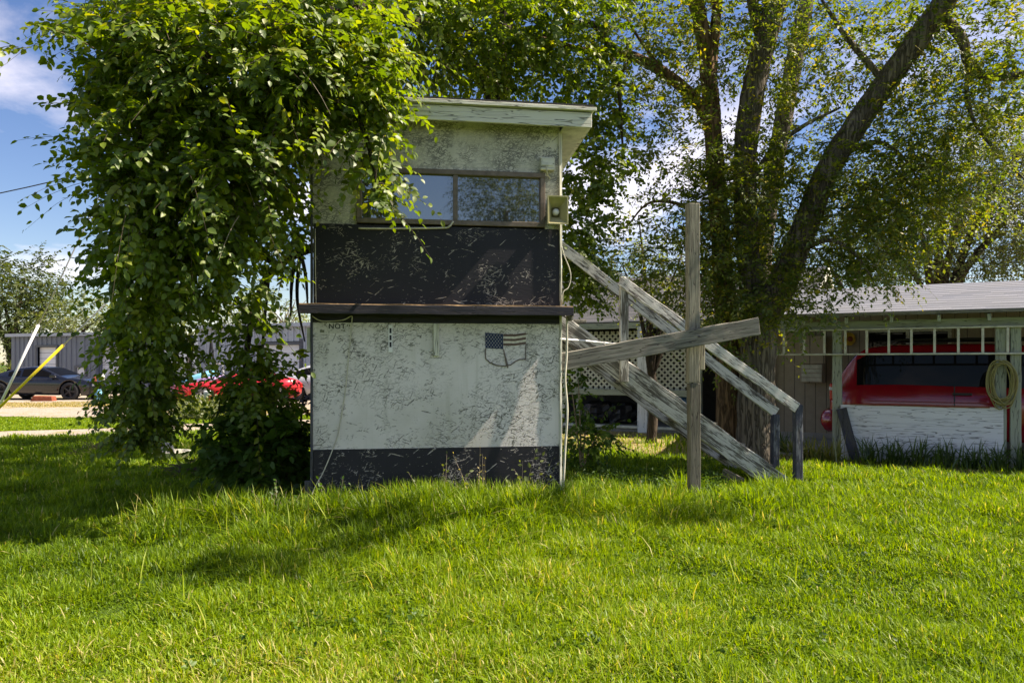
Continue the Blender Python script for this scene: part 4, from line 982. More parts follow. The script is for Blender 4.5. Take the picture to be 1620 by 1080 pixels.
q = MB(); q.span((-1, -.4, .35), (1.2, -.3, .6)); q.span((-1, .3, .35), (1.2, .4, .6)); q.span((.4, -.5, .3), (.5, .5, .4)); q.build('trailer_frame', M['black_pl'], jr, local=True)
for s_ in (-1, 1): MB().lathe([(.05, -.06), (.25, -.07), (.28, 0), (.25, .07), (.05, .06)], (.45, s_ * .55, .28), 'y').build('wheel', M['rubber'], jr, local=True, smooth=True)
ah = P(345, 600, 33); hf = thing('hoist_frame', 'dark steel A frame hoist standing before the pale grey shed', 'hoist', (ah.x, ah.y, 0))
q = MB(); q.tube([P(325, 630, 33), P(334, 536, 33)], .045, 6); q.tube([P(345, 630, 33), P(334, 536, 33)], .045, 6); q.build('leg', M['black_pl'], hf)
q = MB(); q.tube([P(329, 575, 33), P(352, 575, 33)], .04, 6); q.tube([P(352, 575, 33), P(357, 625, 33)], .04, 6); q.build('crossbar', M['steel_wire'], hf)
# utility pedestal
pb = P(330, 646, 24.5)
pd = thing('utility_pedestal', 'pale green utility pedestal with an orange sticker in the weeds', 'utility pedestal', (pb.x, pb.y, 0))
MB().lathe([(.13, 0), (.13, .50), (.15, .50), (.15, .57), (.13, .6), (0, .61)], pb.xy.to_3d(), 'z', 20).build('housing', M['pedestal'], pd, smooth=False)
MB().lathe([(.154, .56), (.156, .60), (.14, .625), (0, .63)], pb.xy.to_3d(), 'z', 20).build('cap', M['white_pl'], pd)
st_ = MB(); c = pb; st_.span((c.x + .03, c.y - .139, .28), (c.x + .11, c.y - .10, .48)); st_.build('sticker', M['sign_red'], pd)
# clutter beside the black coupe
cl_ = P(165, 628, 31); ctr = thing('workbench', 'cluttered dark workbench at the nose of the black coupe', 'workbench', (cl_.x, cl_.y, 0))
q = MB(); q.span((cl_.x - .5, cl_.y - .3, .72), (cl_.x + .6, cl_.y + .3, .78)); q.build('top', M['black_pl'], ctr)
for sx in (-.45, .55):
    for sy in (-.25, .25): MB().span((cl_.x + sx - .03, cl_.y + sy - .03, 0), (cl_.x + sx + .03, cl_.y + sy + .03, .72)).build('leg', M['black_pl'], ctr)
for k, (dx, m_, h_) in enumerate(((-.35, 'brick_red', .2), (-.05, 'alu', .3), (.3, 'black_pl', .45))): 
    o = MB().lathe([(0, 0), (.07, 0), (.07, h_ * .7), (.03, h_ * .85), (.03, h_), (0, h_)], (cl_.x + dx, cl_.y, .782), 'z', 12).build('can', M[m_], None, smooth=False)
    tag(o, ('small rusty red can on the workbench by the coupe', 'grey metal can on the workbench by the coupe', 'tall black bottle on the workbench by the coupe')[k], 'can')
o = MB().lathe([(0, 0), (.15, 0), (.16, .32), (.07, .42), (.07, .48), (0, .48)], P(157, 632, 30).xy.to_3d(), 'z', 14).build('gas_bottle', M['cyan'], None, smooth=True); tag(o, 'pale blue gas bottle standing below the workbench', 'bottle')
rb = P(65, 631, 29.6); o = MB().prism([(rb.x - .42, rb.y, 0), (rb.x + .42, rb.y, 0), (rb.x + .38, rb.y, .22), (rb.x - .3, rb.y, .24)], (0, .4, 0)).build('ramp', M['brick_red'], None, bevel=.02); tag(o, 'low rusty car ramp on the gravel beside the black coupe', 'ramp')
# guy wires
def guy(u0, v0, um, vm, u1, v1, ut, vt, d, m, label):
    a = P(u0, v0, d)
    g = thing('guy_wire', label, 'guy wire', (a.x, a.y, 0))
    MB().tube([P(u0, v0, d), P(um, vm, d)], .036, 8).build('guard', m, g, smooth=True)
    MB().tube([P(um, vm, d), P(u1, v1, d), P(ut, vt, d)], .018, 5).build('wire', M['steel_wire'], g, smooth=True); return g
guy(-6, 652, 61, 514, 111, 408, 300, 10, 20.0, M['white_pl'], 'guy wire with white plastic guard slanting up from the left edge')
guy(-12, 655, 100, 546, 126, 520, 250, 400, 19.6, M['yellow_pl'], 'guy wire with yellow plastic guard slanting up from the left edge')
def wire(u0, v0, d0, u1, v1, d1, sag, label, r=.014, m='black_wire'):
    a, b_ = P(u0, v0, d0), P(u1, v1, d1); q = MB()
    q.tube([a.lerp(b_, t) - UP * sag * 4 * t * (1 - t) for t in np.linspace(0, 1, 14)], r, 5); tag(q.build('power_line', M[m], None, smooth=True), label, 'cable')
wire(-300, 352, 22, 240, 245, 24, .25, 'black overhead cable entering the leaves from the left edge', .018)
wire(900, 428, 30, 1700, 432, 27, .3, 'lower pale overhead cable above the carport roof', .02, 'steel_wire')
wire(900, 375, 32, 1700, 392, 28, .25, 'thin dark overhead cable highest above the carport roof', .016)
wire(890, 405, 31, 1700, 413, 28, .25, 'thin dark overhead cable between the two others above the carport', .016)

# low tub under the hanging branch
tb = P(268, 728, 11.6)
tub = thing('garden_basin', 'round white rimmed basin with a grey stone in the shaded lawn', 'basin', (tb.x, tb.y, 0))
MB().lathe([(.2, .0), (.25, .05), (.29, .15), (.305, .165), (.28, .165), (.24, .1), (0, .09)], tb.xy.to_3d(), 'z', 28).build('bowl', M['cable'], tub, smooth=True)
q = MB().lathe([(.11, .0), (.12, .06), (.10, .16), (.07, .20), (0, .21)], tb.xy.to_3d() + V((-.05, .02, .085)), 'z', 9); q.build('grey_stone', M['stone'], tub, smooth=True)

# junk inside the porch
def bag(c, s, label):
    q = MB(); n = 16; c = V(c)
    for i in range(9):
        ph = math.pi * i / 8
        for k in range(n):
            a = 2 * math.pi * k / n; r_ = s * math.sin(ph) ** .6 * (1 + .14 * math.sin(5 * a + i * 1.3) + random.uniform(-.08, .08)); q.v.append(c + V((r_ * math.cos(a), r_ * math.sin(a), s * .95 * (1 - math.cos(ph)) * .75)))
    for i in range(8):
        for k in range(n): q.f.append((i * n + k, i * n + (k + 1) % n, i * n + n + (k + 1) % n, i * n + n + k))
    tag(q.build('bin_bag', M['bag'], None), label, 'bin bag', 'black bin bags in the porch')
bag(HS(-4.75, 3.7, .1), .38, 'crumpled black bin bag in the porch beside the printed board'); bag(HS(-4.2, 3.75, .1), .36, 'crumpled black bin bag in the porch nearer the leaning timber')
pbd = thing('printed_board', 'tall faded blue printed board standing inside the porch rail', 'board', tuple(HS(-5.6, 3.3)))
board('face', HS(-5.75, 3.25, .12), HS(-5.72, 3.3, .75), .25, .03, M['poster_blue'], pbd, up=HE); board('edge_frame', HS(-5.52, 3.25, .12), HS(-5.5, 3.3, .75), .14, .03, M['alu'], pbd, up=HE)
o = board('leaning_timber', HS(-4.3, 3.5, .1), HS(-4.9, 3.9, 1.0), .14, .05, M['wood_dark'], None); tag(o, 'dark timber leaning inside the porch over the bin bags', 'timber')
tp = MB(); n = 12
hbox(tp, -3.1, -2.4, 3.4, 4.2, .11, .8); tag(tp.build('tarpaulin', M['blue_tarp'], None, bevel=.09), 'blue tarpaulin bundle at the right end of the porch', 'tarpaulin')

# ------------------------------------------------------------------ trees
# broad leaved tree standing behind the booth, its branches hanging to the ground on the left
tr1 = thing('broadleaf_tree', 'broad leaved tree hanging over the booth with branches drooping to the lawn', 'tree', tuple(P(770, 740, 11.2).xy) + (0,))
q = MB()
limb(q, pl((770, 760, 11.2, .26), (772, 500, 11.1, .22), (780, 250, 11, .2), (790, 90, 10.9, .18), (800, -40, 10.8, .15), (790, -220, 10.5, .1)))
limb(q, pl((782, 150, 11, .12), (700, 60, 10, .1), (560, 10, 8.2, .09), (430, 40, 7.2, .07), (300, 110, 6.6, .05), (220, 230, 6.5, .03), (210, 330, 6.5, .015)))
limb(q, pl((785, 130, 11, .1), (740, 40, 10.6, .08), (650, -60, 9.5, .06), (480, -120, 8.5, .04)))
limb(q, pl((790, 100, 11, .1), (860, 60, 10.6, .07), (940, 40, 10.2, .05), (975, 120, 10, .03), (985, 230, 10, .015)))
limb(q, pl((775, 400, 11.1, .1), (660, 420, 10.5, .08), (520, 390, 9.8, .065), (440, 420, 9.3, .055), (405, 480, 8.6, .04), (390, 560, 8.2, .03), (385, 640, 8.2, .012)))
limb(q, pl((440, 420, 9.3, .05), (330, 350, 7.8, .045), (250, 420, 7.3, .035), (225, 560, 7.8, .025), (215, 680, 8.6, .01)))
limb(q, pl((560, 10, 8.2, .05), (545, 120, 6.9, .03), (580, 220, 6.6, .02), (598, 300, 6.5, .008)))
for (u0, v0, u1, v1, u2, v2) in ((475, 395, 470, 470, 482, 540), (476, 400, 484, 440, 487, 490), (465, 420, 461, 455, 460, 500)):
    limb(q, pl((u0, v0, 9.4, .028), (u1, v1, 9.3, .022), (u2, v2, 9.2, .01)), 6)
limb(q, pl((425, 440, 9.1, .02), (415, 560, 8.8, .017), (420, 660, 8.5, .012), (412, 720, 8.4, .01)), 6)
attach_o = q.build('trunk', M['bark_dark'], tr1, smooth=True)
MAIN = [(345, 110, 6.5, 190, 105, .8, .8), (265, 255, 6.4, 90, 120, .6, .9), (375, 270, 6.4, 62, 95, .5, .9), (228, 75, 6.5, 66, 65, .5, .8), (158, 48, 6.5, 46, 22, .3, .5), (70, 80, 6.5, 38, 8, .2, .5),
        (520, 65, 6.9, 110, 65, .6, .8), (300, 375, 6.45, 95, 50, .4, .9), (228, 350, 6.5, 46, 80, .4, .9), (450, 145, 6.5, 52, 75, .4, .8), (425, 270, 6.6, 26, 45, .3, .6), (190, 420, 6.7, 20, 50, .25, .7),
        (178, 165, 6.5, 26, 60, .3, .6), (400, 0, 7.2, 220, 55, 1.0, .6), (190, 5, 7.0, 65, 40, .6, .6), (330, -70, 7.6, 220, 40, 1.0, .3), (330, 230, 7.6, 150, 140, .5, .45),
        # tongue across the booth's left corner
        (555, 138, 6.6, 38, 36, .2, .9), (592, 158, 6.55, 20, 45, .15, .9), (580, 235, 6.55, 18, 42, .14, .9), (597, 292, 6.5, 9, 30, .1, 1.2), (612, 200, 6.5, 10, 26, .1, .9), (530, 180, 6.55, 12, 22, .12, .6), (545, 95, 6.7, 75, 32, .35, .9),
        # hanging columns
        (240, 455, 7.0, 52, 50, .35, 1.2), (232, 540, 7.6, 38, 48, .3, 1.9), (226, 615, 8.2, 32, 45, .3, 2.4), (212, 668, 8.5, 24, 34, .25, 2.4), (236, 660, 8.5, 20, 32, .25, 2.2), (272, 505, 7.6, 16, 42, .2, 1.1), (295, 425, 6.8, 50, 36, .3, .8),
        (390, 445, 7.2, 24, 45, .25, .8), (388, 540, 7.8, 22, 45, .22, 1.2), (440, 565, 8.2, 24, 10, .2, .6), (408, 390, 7.4, 22, 26, .25, .6), (340, 455, 7.0, 25, 30, .25, .6), (400, 610, 8.0, 26, 34, .25, 1.5), (430, 630, 8.0, 22, 22, .22, 1.3), (455, 385, 8.8, 26, 20, .25, .9), (470, 335, 9.0, 16, 40, .25, .9), (430, 350, 8.0, 26, 30, .3, .8),
        # over and behind the roof
        (640, 45, 9.0, 120, 65, 1.0, .8), (780, 50, 9.6, 130, 70, 1.1, .8), (900, 45, 9.8, 90, 65, .9, .75), (700, 115, 10.2, 140, 30, 1.0, .9), (850, 115, 10.2, 110, 35, 1.0, .9), (900, -50, 9.6, 130, 40, 1.2, .35), (700, -60, 9.3, 150, 40, 1.2, .3),
        (955, 150, 10.1, 38, 55, .45, 1.0), (975, 235, 10.1, 20, 45, .35, 1.0), (920, 260, 10.6, 26, 65, .45, 1.6), (912, 370, 10.6, 24, 65, .45, 2.2), (922, 440, 10.6, 28, 50, .4, 2.2), (950, 330, 10.6, 22, 38, .35, 1.1), (990, 295, 10.4, 8, 40, .25, .6)]
def keep1(p):                            # nothing grows through the booth
    inside = (p[:, 0] > -1.1) & (p[:, 0] < 2.0) & (p[:, 1] > 7.2) & (p[:, 1] < 10.4) & (p[:, 2] < 4.15)
    return ~inside & (p[:, 2] > .25)
crown(tr1, MAIN, 37, .36, .40, 13, .089, M['leaf_big'], M['twig'], 'big', 'crown', .8, .55, .0035, keep1)
OV1 = [((.5, 10.5, 7.6), (1.6, 1.2, .5), 330), ((2.0, 12.5, 8.2), (1.8, 1.3, .5), 330), ((-.8, 12.5, 7.9), (1.5, 1.2, .5), 242), ((.6, 14.5, 8.8), (1.8, 1.2, .5), 242), ((-.2, 9.6, 6.9), (1.2, .5, .35), 40)]
st = np.concatenate([np.array(c) + nrm(rng.normal(size=(n, 3))) * (rng.uniform(0, 1, n) ** .5)[:, None] * np.array(r) for c, r, n in OV1]); n = len(st)
pos, d, nm, sz, rnd, poly = sprays(st, nrm(rng.normal(0, 1, (n, 3)) * np.array([1, 1, .4])), rng.uniform(.3, .6, n), rng.uniform(.1, .4, n), 13, .13)
attach(leaf_mesh('crown', pos, d, nm, sz, rnd, M['leaf_big'], 'big'), 'crown', tr1)
# pale bare twigs in the crown
st, dr = blob_points([c for c in MAIN[:3] + MAIN[7:8]], .8); n = len(st)
_, _, _, _, _, poly = sprays(st, nrm(dr + rng.normal(0, .5, dr.shape)), rng.uniform(.25, .5, n), rng.uniform(.3, .8, n), 4, .1)
attach(twig_mesh('bare_twigs', poly, .005, M['twig_pale']), 'bare_twigs', tr1)

# shrub at the booth's left foot
sb = thing('leafy_shrub', 'dense dark green shrub crowding the left foot of the booth', 'shrub', tuple(P(405, 790, 8.3).xy) + (0,))
q = MB()
for (u, v) in ((360, 660), (400, 620), (430, 640), (450, 690), (380, 700)): limb(q, pl((405 + (u - 405) * .2, 795, 8.4, .02), (405 + (u - 405) * .6, 740, 8.35, .015), (u, v, 8.3, .008)), 6)
q.build('stems', M['twig_pale'], sb, smooth=True)
crown(sb, [(410, 710, 8.25, 62, 45, .45, 1.5), (450, 710, 8.1, 32, 50, .35, 1.5), (372, 725, 8.3, 28, 40, .35, 1.4), (395, 630, 8.4, 30, 40, .3, 1.1), (425, 760, 8.0, 50, 20, .3, 1.3), (372, 680, 8.4, 30, 35, .3, 1.1)], 36, .26, .3, 9, .12, M['leaf_shrub'], M['twig'], 'big', 'foliage', .9, .8, .003, lambda p: ~((p[:, 0] > -1.05) & (p[:, 1] > 7.3) & (p[:, 1] < 10)) & (p[:, 2] > .05))
db = thing('dead_shrub', 'withered brown shrub between the green shrub and the booth', 'shrub', tuple(P(472, 720, 9.0).xy) + (0,))
q = MB(); limb(q, pl((470, 760, 9.0, .03), (474, 690, 9, .02), (480, 620, 9, .006)), 6); limb(q, pl((470, 740, 9.0, .02), (462, 680, 9, .01), (455, 640, 9, .004)), 6); q.build('stems', M['twig'], db)
crown(db, [(474, 650, 9.0, 18, 40, .25, 1.2), (476, 700, 9.0, 22, 30, .25, 1.0)], 40, .25, .3, 8, .075, M['leaf_brown'], M['twig'], 'big', 'foliage', .8, .7, .003, lambda p: ~((p[:, 0] > -1.0) & (p[:, 1] > 7.4) & (p[:, 1] < 10)))
for (u, v, d, lab) in ((305, 745, 10.2, 'pile of brown dead twigs beside the green shrub'), (160, 715, 12.0, 'heap of dark dry brush left of the hanging branch')):
    c = P(u, v, d); th_ = thing('brush_pile', lab, 'brush pile', (c.x, c.y, 0)); n = 130
    st = np.stack([rng.normal(c.x, .14, n), rng.normal(c.y, .12, n), np.abs(rng.normal(.05, .08, n))], 1); dr = rng.normal(0, 1, (n, 3)); dr[:, 2] = np.abs(dr[:, 2]) * .5
    _, _, _, _, _, poly = sprays(st, nrm(dr), rng.uniform(.15, .45, n), rng.uniform(0, .3, n), 4, .1); attach(twig_mesh('twigs', poly, .006, M['twig']), 'twigs', th_)
# shrub at the right of the booth
rs = thing('leafy_shrub', 'bright leafy shrub growing beside the right wall of the booth', 'shrub', tuple(P(925, 740, 10.0).xy) + (0,))
q = MB()
for (u, v) in ((905, 620), (930, 650), (950, 680), (915, 600)): limb(q, pl((920, 745, 10, .015), ((920 + u) / 2, (745 + v) / 2 - 5, 10, .011), (u, v, 9.9, .005)), 6)
q.build('stems', M['twig_pale'], rs, smooth=True)
crown(rs, [(925, 690, 9.9, 38, 40, .35, 1.1), (905, 640, 10, 22, 50, .3, .9), (950, 695, 9.9, 28, 20, .3, 1.0), (905, 575, 10.2, 20, 35, .3, .8)], 30, .3, .4, 9, .085, M['leaf_shrub'], M['twig'], 'big', 'foliage', .9, .8, .003, lambda p: ~((p[:, 0] < 1.75) & (p[:, 1] > 7.3) & (p[:, 1] < 10)))

# the elm with several trunks
el = thing('elm_tree', 'big elm with grey furrowed trunk and limb leaning far to the right', 'tree', tuple(P(1190, 745, 10.9).xy) + (0,))
q = MB()
limb(q, pl((1197, 770, 10.9, .36), (1196, 735, 10.9, .30), (1196, 660, 10.9, .265), (1199, 570, 10.9, .25), (1206, 505, 10.9, .24), (1238, 445, 10.85, .205), (1272, 362, 10.75, .18), (1316, 258, 10.6, .168), (1398, 136, 10.4, .155), (1470, 38, 10.2, .155), (1515, -30, 10, .14), (1580, -140, 10, .1)), 18, 8, .05)
limb(q, pl((1200, 560, 10.95, .2), (1190, 470, 11, .17), (1181, 360, 11, .165), (1179, 250, 11, .165), (1192, 140, 11, .165), (1220, 30, 10.9, .155), (1252, -70, 10.8, .13), (1290, -220, 10.8, .09)), 16, 8, .05)
limb(q, pl((1205, 60, 10.95, .09), (1190, 0, 11, .08), (1180, -80, 11, .06)), 10)
limb(q, pl((1200, 480, 12.6, .16), (1215, 330, 12.6, .15), (1245, 160, 12.4, .14), (1268, 40, 12.3, .13), (1290, -60, 12.3, .1)), 14)
limb(q, pl((1490, 25, 10.2, .08), (1522, 62, 10.1, .07), (1532, 100, 10.1, .06), (1560, 121, 10, .055), (1620, 118, 9.9, .045), (1700, 90, 9.8, .03)), 10)
limb(q, pl((1532, 105, 10.1, .035), (1530, 150, 10.1, .03), (1545, 200, 10, .022), (1590, 255, 10, .015), (1640, 300, 10, .01)), 8)
limb(q, pl((1330, 245, 10.6, .05), (1385, 225, 10.5, .035), (1430, 250, 10.4, .02), (1460, 300, 10.4, .01)), 8)
limb(q, pl((1260, 400, 10.7, .04), (1310, 380, 10.3, .03), (1350, 400, 10.1, .02), (1380, 440, 10, .01)), 8)
limb(q, pl((1181, 300, 11, .05), (1220, 240, 10.8, .04), (1270, 200, 10.7, .03), (1330, 170, 10.6, .015)), 8)
limb(q, pl((1400, 130, 10.4, .05), (1340, 60, 10.6, .04), (1300, 0, 10.7, .02)), 8)
limb(q, [(*P(1515, -30, 10), .1), (7.2, 8.2, 6.6, .08), (6.4, 6.6, 6.2, .06), (4.6, 5.7, 5.6, .04), (3.1, 5.2, 5.2, .015)], 8)
limb(q, [(6.9, 7.2, 6.35, .05), (7.3, 6.4, 6.0, .03), (7.6, 5.9, 5.7, .01)], 8)
q.build('trunk', M['bark'], el, smooth=True)
kc = P(1246, 452, 10.62); dvec = (V((0, 0, EYE)) - kc).normalized(); kn = MB(); 
kn.tube([kc, kc + dvec * .05], [.05, .038], 12); kn.build('cut_branch_stub', M['twig_pale'], el, smooth=False)
q = MB()
limb(q, pl((1150, 765, 11.25, .26), (1152, 735, 11.25, .22), (1155, 650, 11.25, .2), (1152, 530, 11.25, .18), (1142, 400, 11.25, .145), (1133, 280, 11.2, .13), (1125, 165, 11.2, .122), (1113, 60, 11.1, .11), (1092, -40, 11, .11), (1070, -160, 11, .07)), 16, 8, .08)
limb(q, pl((1132, 210, 11.2, .10), (1100, 158, 11.05, .09), (1045, 112, 10.9, .08), (985, 84, 10.7, .065), (920, 80, 10.5, .05), (860, 62, 10.4, .03), (800, 70, 10.3, .015)), 12)
limb(q, pl((1125, 120, 11.2, .08), (1132, 40, 11.1, .075), (1140, -60, 11, .06)), 10)
limb(q, pl((1140, 380, 11.2, .04), (1090, 330, 11, .03), (1030, 320, 10.8, .02), (990, 360, 10.7, .01)), 8)
limb(q, pl((1050, 115, 10.9, .03), (1010, 60, 10.8, .022), (980, 10, 10.7, .012)), 8)
limb(q, pl((1000, 90, 10.75, .025), (975, 130, 10.7, .02), (940, 190, 10.6, .01)), 8)
q.build('second_trunk', M['bark_brown'], el, smooth=True)
ELM = [(1170, 300, 10.9, 75, 80, .8, .75), (1180, 430, 10.8, 70, 75, .7, .95), (1140, 480, 10.7, 50, 55, .5, .7), (1090, 430, 10.8, 70, 70, .8, .45), (1020, 400, 10.6, 60, 70, .6, .25), (1230, 330, 10.9, 60, 90, .8, .7),
       (1250, 220, 11, 70, 80, .8, .5), (1100, 230, 11, 90, 80, .9, .4), (1010, 180, 10.7, 70, 90, .7, .32), (1000, 60, 10.6, 110, 80, .9, .5), (1120, 60, 11, 100, 90, 1.0, .5), (1250, 60, 11, 100, 90, 1.0, .45), (1340, 90, 10.9, 90, 90, .9, .45),
       (1380, 290, 10.3, 90, 80, .8, .95), (1350, 380, 10.2, 70, 60, .6, .65), (1440, 330, 10.2, 60, 80, .7, .75), (1290, 410, 10.5, 30, 40, .4, .5), (1440, 210, 10.3, 80, 70, .7, .6), (1530, 200, 10, 90, 90, .8, .4), (1560, 60, 10, 90, 70, .8, .55), (1440, 70, 10.3, 70, 80, .8, .45),
       (1600, 140, 9.8, 60, 80, .6, .45), (1530, 300, 10.1, 60, 60, .6, .4), (1400, 420, 10, 40, 30, .35, .5), (1290, 460, 10, 40, 20, .3, .7), (1270, 500, 9.9, 25, 22, .25, .7), (1330, 455, 9.9, 25, 14, .2, .6), (1215, 480, 10.3, 40, 40, .4, .7), (1100, 340, 10.9, 80, 60, .8, .4),
       (1170, 560, 10.55, 25, 40, .2, .35), (1130, 350, 10.8, 40, 120, .5, .6),
       (1100, -60, 10.5, 250, 80, 2.0, .16), (1400, -70, 10, 250, 90, 2.0, .16), (1250, -220, 9.5, 330, 110, 2.6, .05), (960, -130, 9.5, 170, 80, 1.8, .08)]
crown(el, ELM, 62, .36, .3, 12, .082, M['leaf_elm'], M['twig'], 'sm', 'crown', .8, .7, .003, lambda p: ~((p[:, 0] < 1.95) & (p[:, 1] > 7.2) & (p[:, 1] < 10.3) & (p[:, 2] < 4.2)))

OVER = [((3.2, 5.2, 5.15), (.6, .45, .25), 90), ((4.1, 6.0, 5.5), (.55, .5, .25), 80), ((7.3, 6.1, 5.8), (.7, .4, .25), 90), ((6.5, 6.3, 6.2), (.4, .3, .2), 30)]
st = np.concatenate([np.array(c) + nrm(rng.normal(size=(n, 3))) * (rng.uniform(0, 1, n) ** .5)[:, None] * np.array(r) for c, r, n in OVER]); n = len(st)
pos, d, nm, sz, rnd, poly = sprays(st, nrm(rng.normal(0, 1, (n, 3)) * np.array([1, 1, .4])), rng.uniform(.25, .45, n), rng.uniform(.1, .4, n), 13, .075)
attach(leaf_mesh('crown', pos, d, nm, sz, rnd, M['leaf_elm'], 'sm'), 'crown', el)
# trees beyond
def tree(label, base, trunk_r, clusters, k, lm, L=.8, size=.14, K=10, name='shade_tree', group='trees beyond the buildings', tpl='sm', trunk_top=None):
    r = thing(name, label, 'tree', (base.x, base.y, 0), 0, group)
    q = MB(); bx_, by_ = base.x, base.y
    tops = []
    for c in clusters[:7]: tops.append(P(c[0], c[1], c[2]))
    zt = min(t.z for t in tops) * .55 + .2
    limb(q, [(bx_, by_, -.1, trunk_r), (bx_ + .05, by_, zt * .5, trunk_r * .85), (bx_, by_, zt, trunk_r * .7)], 10)
    for t in tops: limb(q, [(bx_, by_, zt * .8, trunk_r * .6), ((bx_ * .6 + t.x * .4), (by_ * .6 + t.y * .4), zt + (t.z - zt) * .5, trunk_r * .35), (t.x, t.y, t.z, trunk_r * .1)], 7)
    q.build('trunk', M['bark_dark'], r, smooth=True)
    crown(r, clusters, k, L, .3, K, size, lm, M['twig'], tpl, 'crown', .8, .7, .008)
    return r
G = lambda u, d: P(u, HZ + EYE * FPX / d, d)
tree('pale green bushy tree rising behind the carport roof', G(1480, 24), .3, [(1450, 330, 24, 80, 70, 2, 1), (1540, 280, 24.5, 90, 90, 2, 1), (1610, 330, 24, 80, 80, 2, 1), (1560, 390, 23.5, 90, 50, 1.6, 1.1), (1430, 410, 24, 60, 45, 1.5, 1), (1640, 200, 25, 80, 90, 2, .7), (1500, 200, 25, 70, 60, 2, .5), (1640, 420, 23.5, 60, 50, 1.5, 1), (1380, 360, 24.5, 50, 60, 1.5, .7)], 80, M['leaf_pale'], .7, .13)
tree('darker tree standing behind the house gable', G(1360, 30), .3, [(1360, 400, 30, 70, 50, 2, 1), (1330, 320, 30, 60, 70, 2, .5), (1420, 430, 29, 80, 30, 2, 1.0), (1280, 380, 31, 50, 50, 2, .5)], 70, M['leaf_dark'], .8, .15)
tree('leafy young tree behind the stairs and post', G(1030, 14.5), .1, [(1030, 440, 14.5, 65, 50, 1, .8), (1080, 400, 14.5, 50, 50, 1, .6), (985, 420, 14.5, 40, 50, .8, .5), (1060, 490, 14.3, 45, 22, .7, .8), (1010, 340, 14.5, 50, 50, .9, .3), (1120, 470, 14.4, 30, 50, .7, .8)], 34, M['leaf_elm'], .45, .075, group=None)
tree('dark rounded tree at the far left beyond the slate grey shed', G(20, 62), .5, [(40, 440, 62, 55, 45, 5, 1), (5, 470, 62, 60, 60, 5, 1), (-60, 440, 63, 70, 60, 5, 1), (75, 480, 61, 35, 40, 4, 1), (30, 520, 60, 80, 40, 4, 1)], 75, M['leaf_dark'], 1.7, .38)
tree('light tree behind the pale grey shed', G(420, 60), .3, [(400, 480, 60, 30, 30, 3, 1), (440, 500, 60, 40, 22, 3, 1), (370, 500, 60, 30, 25, 3, 1), (470, 515, 60, 25, 15, 3, 1)], 75, M['leaf_pale'], 1.3, .3)
tree('low green tree behind the slate grey shed near the hanging leaves', G(110, 56), .3, [(100, 505, 56, 30, 25, 3, 1), (130, 515, 56, 30, 20, 3, 1), (160, 500, 56, 40, 35, 3, 1), (220, 500, 56, 60, 35, 3, 1), (300, 500, 56, 50, 35, 3, 1)], 75, M['leaf_pale'], 1.3, .3)
tree('green bush at the left edge beside the slate grey shed', G(2, 45), .2, [(-10, 595, 45, 28, 22, 2, 1), (8, 600, 45, 12, 18, 1.5, 1), (-60, 590, 45, 40, 28, 2, 1)], 90, M['leaf_pale'], .8, .22, name='bush')
tree('broad tree behind the house roof', G(1130, 34), .4, [(1000, 460, 34, 70, 45, 3, 1), (1080, 450, 34, 70, 45, 3, .8), (930, 470, 34, 60, 50, 3, 1), (1180, 440, 34, 60, 40, 3, .7), (1050, 500, 34, 120, 30, 3, 1)], 70, M['leaf_dark'], .9, .17)
# a bare limbed tree behind the pale shed
bt = thing('bare_tree', 'leafless grey tree showing above the pale grey shed', 'tree', tuple(G(450, 58))[:2] + (0,))
q = MB(); b0 = G(450, 58)
limb(q, [(b0.x, b0.y, 0, .2), (b0.x, b0.y, 3, .15), (b0.x + .1, b0.y, 5, .08)], 7)
for k in range(26):
    a = random.uniform(0, 6.28); hh_ = random.uniform(2.5, 4.8); r_ = random.uniform(.8, 2.0)
    limb(q, [(b0.x, b0.y, hh_, .05), (b0.x + math.cos(a) * r_ * .5, b0.y + math.sin(a) * r_ * .5, hh_ + .9, .035), (b0.x + math.cos(a) * r_, b0.y + math.sin(a) * r_, hh_ + random.uniform(1.5, 2.6), .015)], 5, 3)
q.build('trunk', M['bark'], bt)
# tree behind the photographer, mirrored in the booth window
tb_ = thing('yard_tree', 'dark leafy tree mirrored in the right pane of the booth window', 'tree', (3.6, -12, 0))
q = MB(); limb(q, [(3.6, -12, -.1, .25), (3.6, -12, 3, .2), (3.7, -12, 7, .1)], 10); q.build('trunk', M['bark_dark'], tb_, smooth=True)
n = 1500; st = nrm(rng.normal(size=(n, 3))); dr = st.copy(); st = st * (rng.uniform(0, 1, n) ** .5)[:, None] * np.array([1.9, 1.8, 2.3]) + np.array([3.7, -12, 7.4])
pos, d, nm, sz, rnd, poly = sprays(st, nrm(dr + rng.normal(0, .4, dr.shape)), rng.uniform(.4, .8, n), rng.uniform(.1, .4, n), 9, .12)
attach(leaf_mesh('crown', pos, d, nm, sz, rnd, M['leaf_dark'], 'sm'), 'crown', tb_)

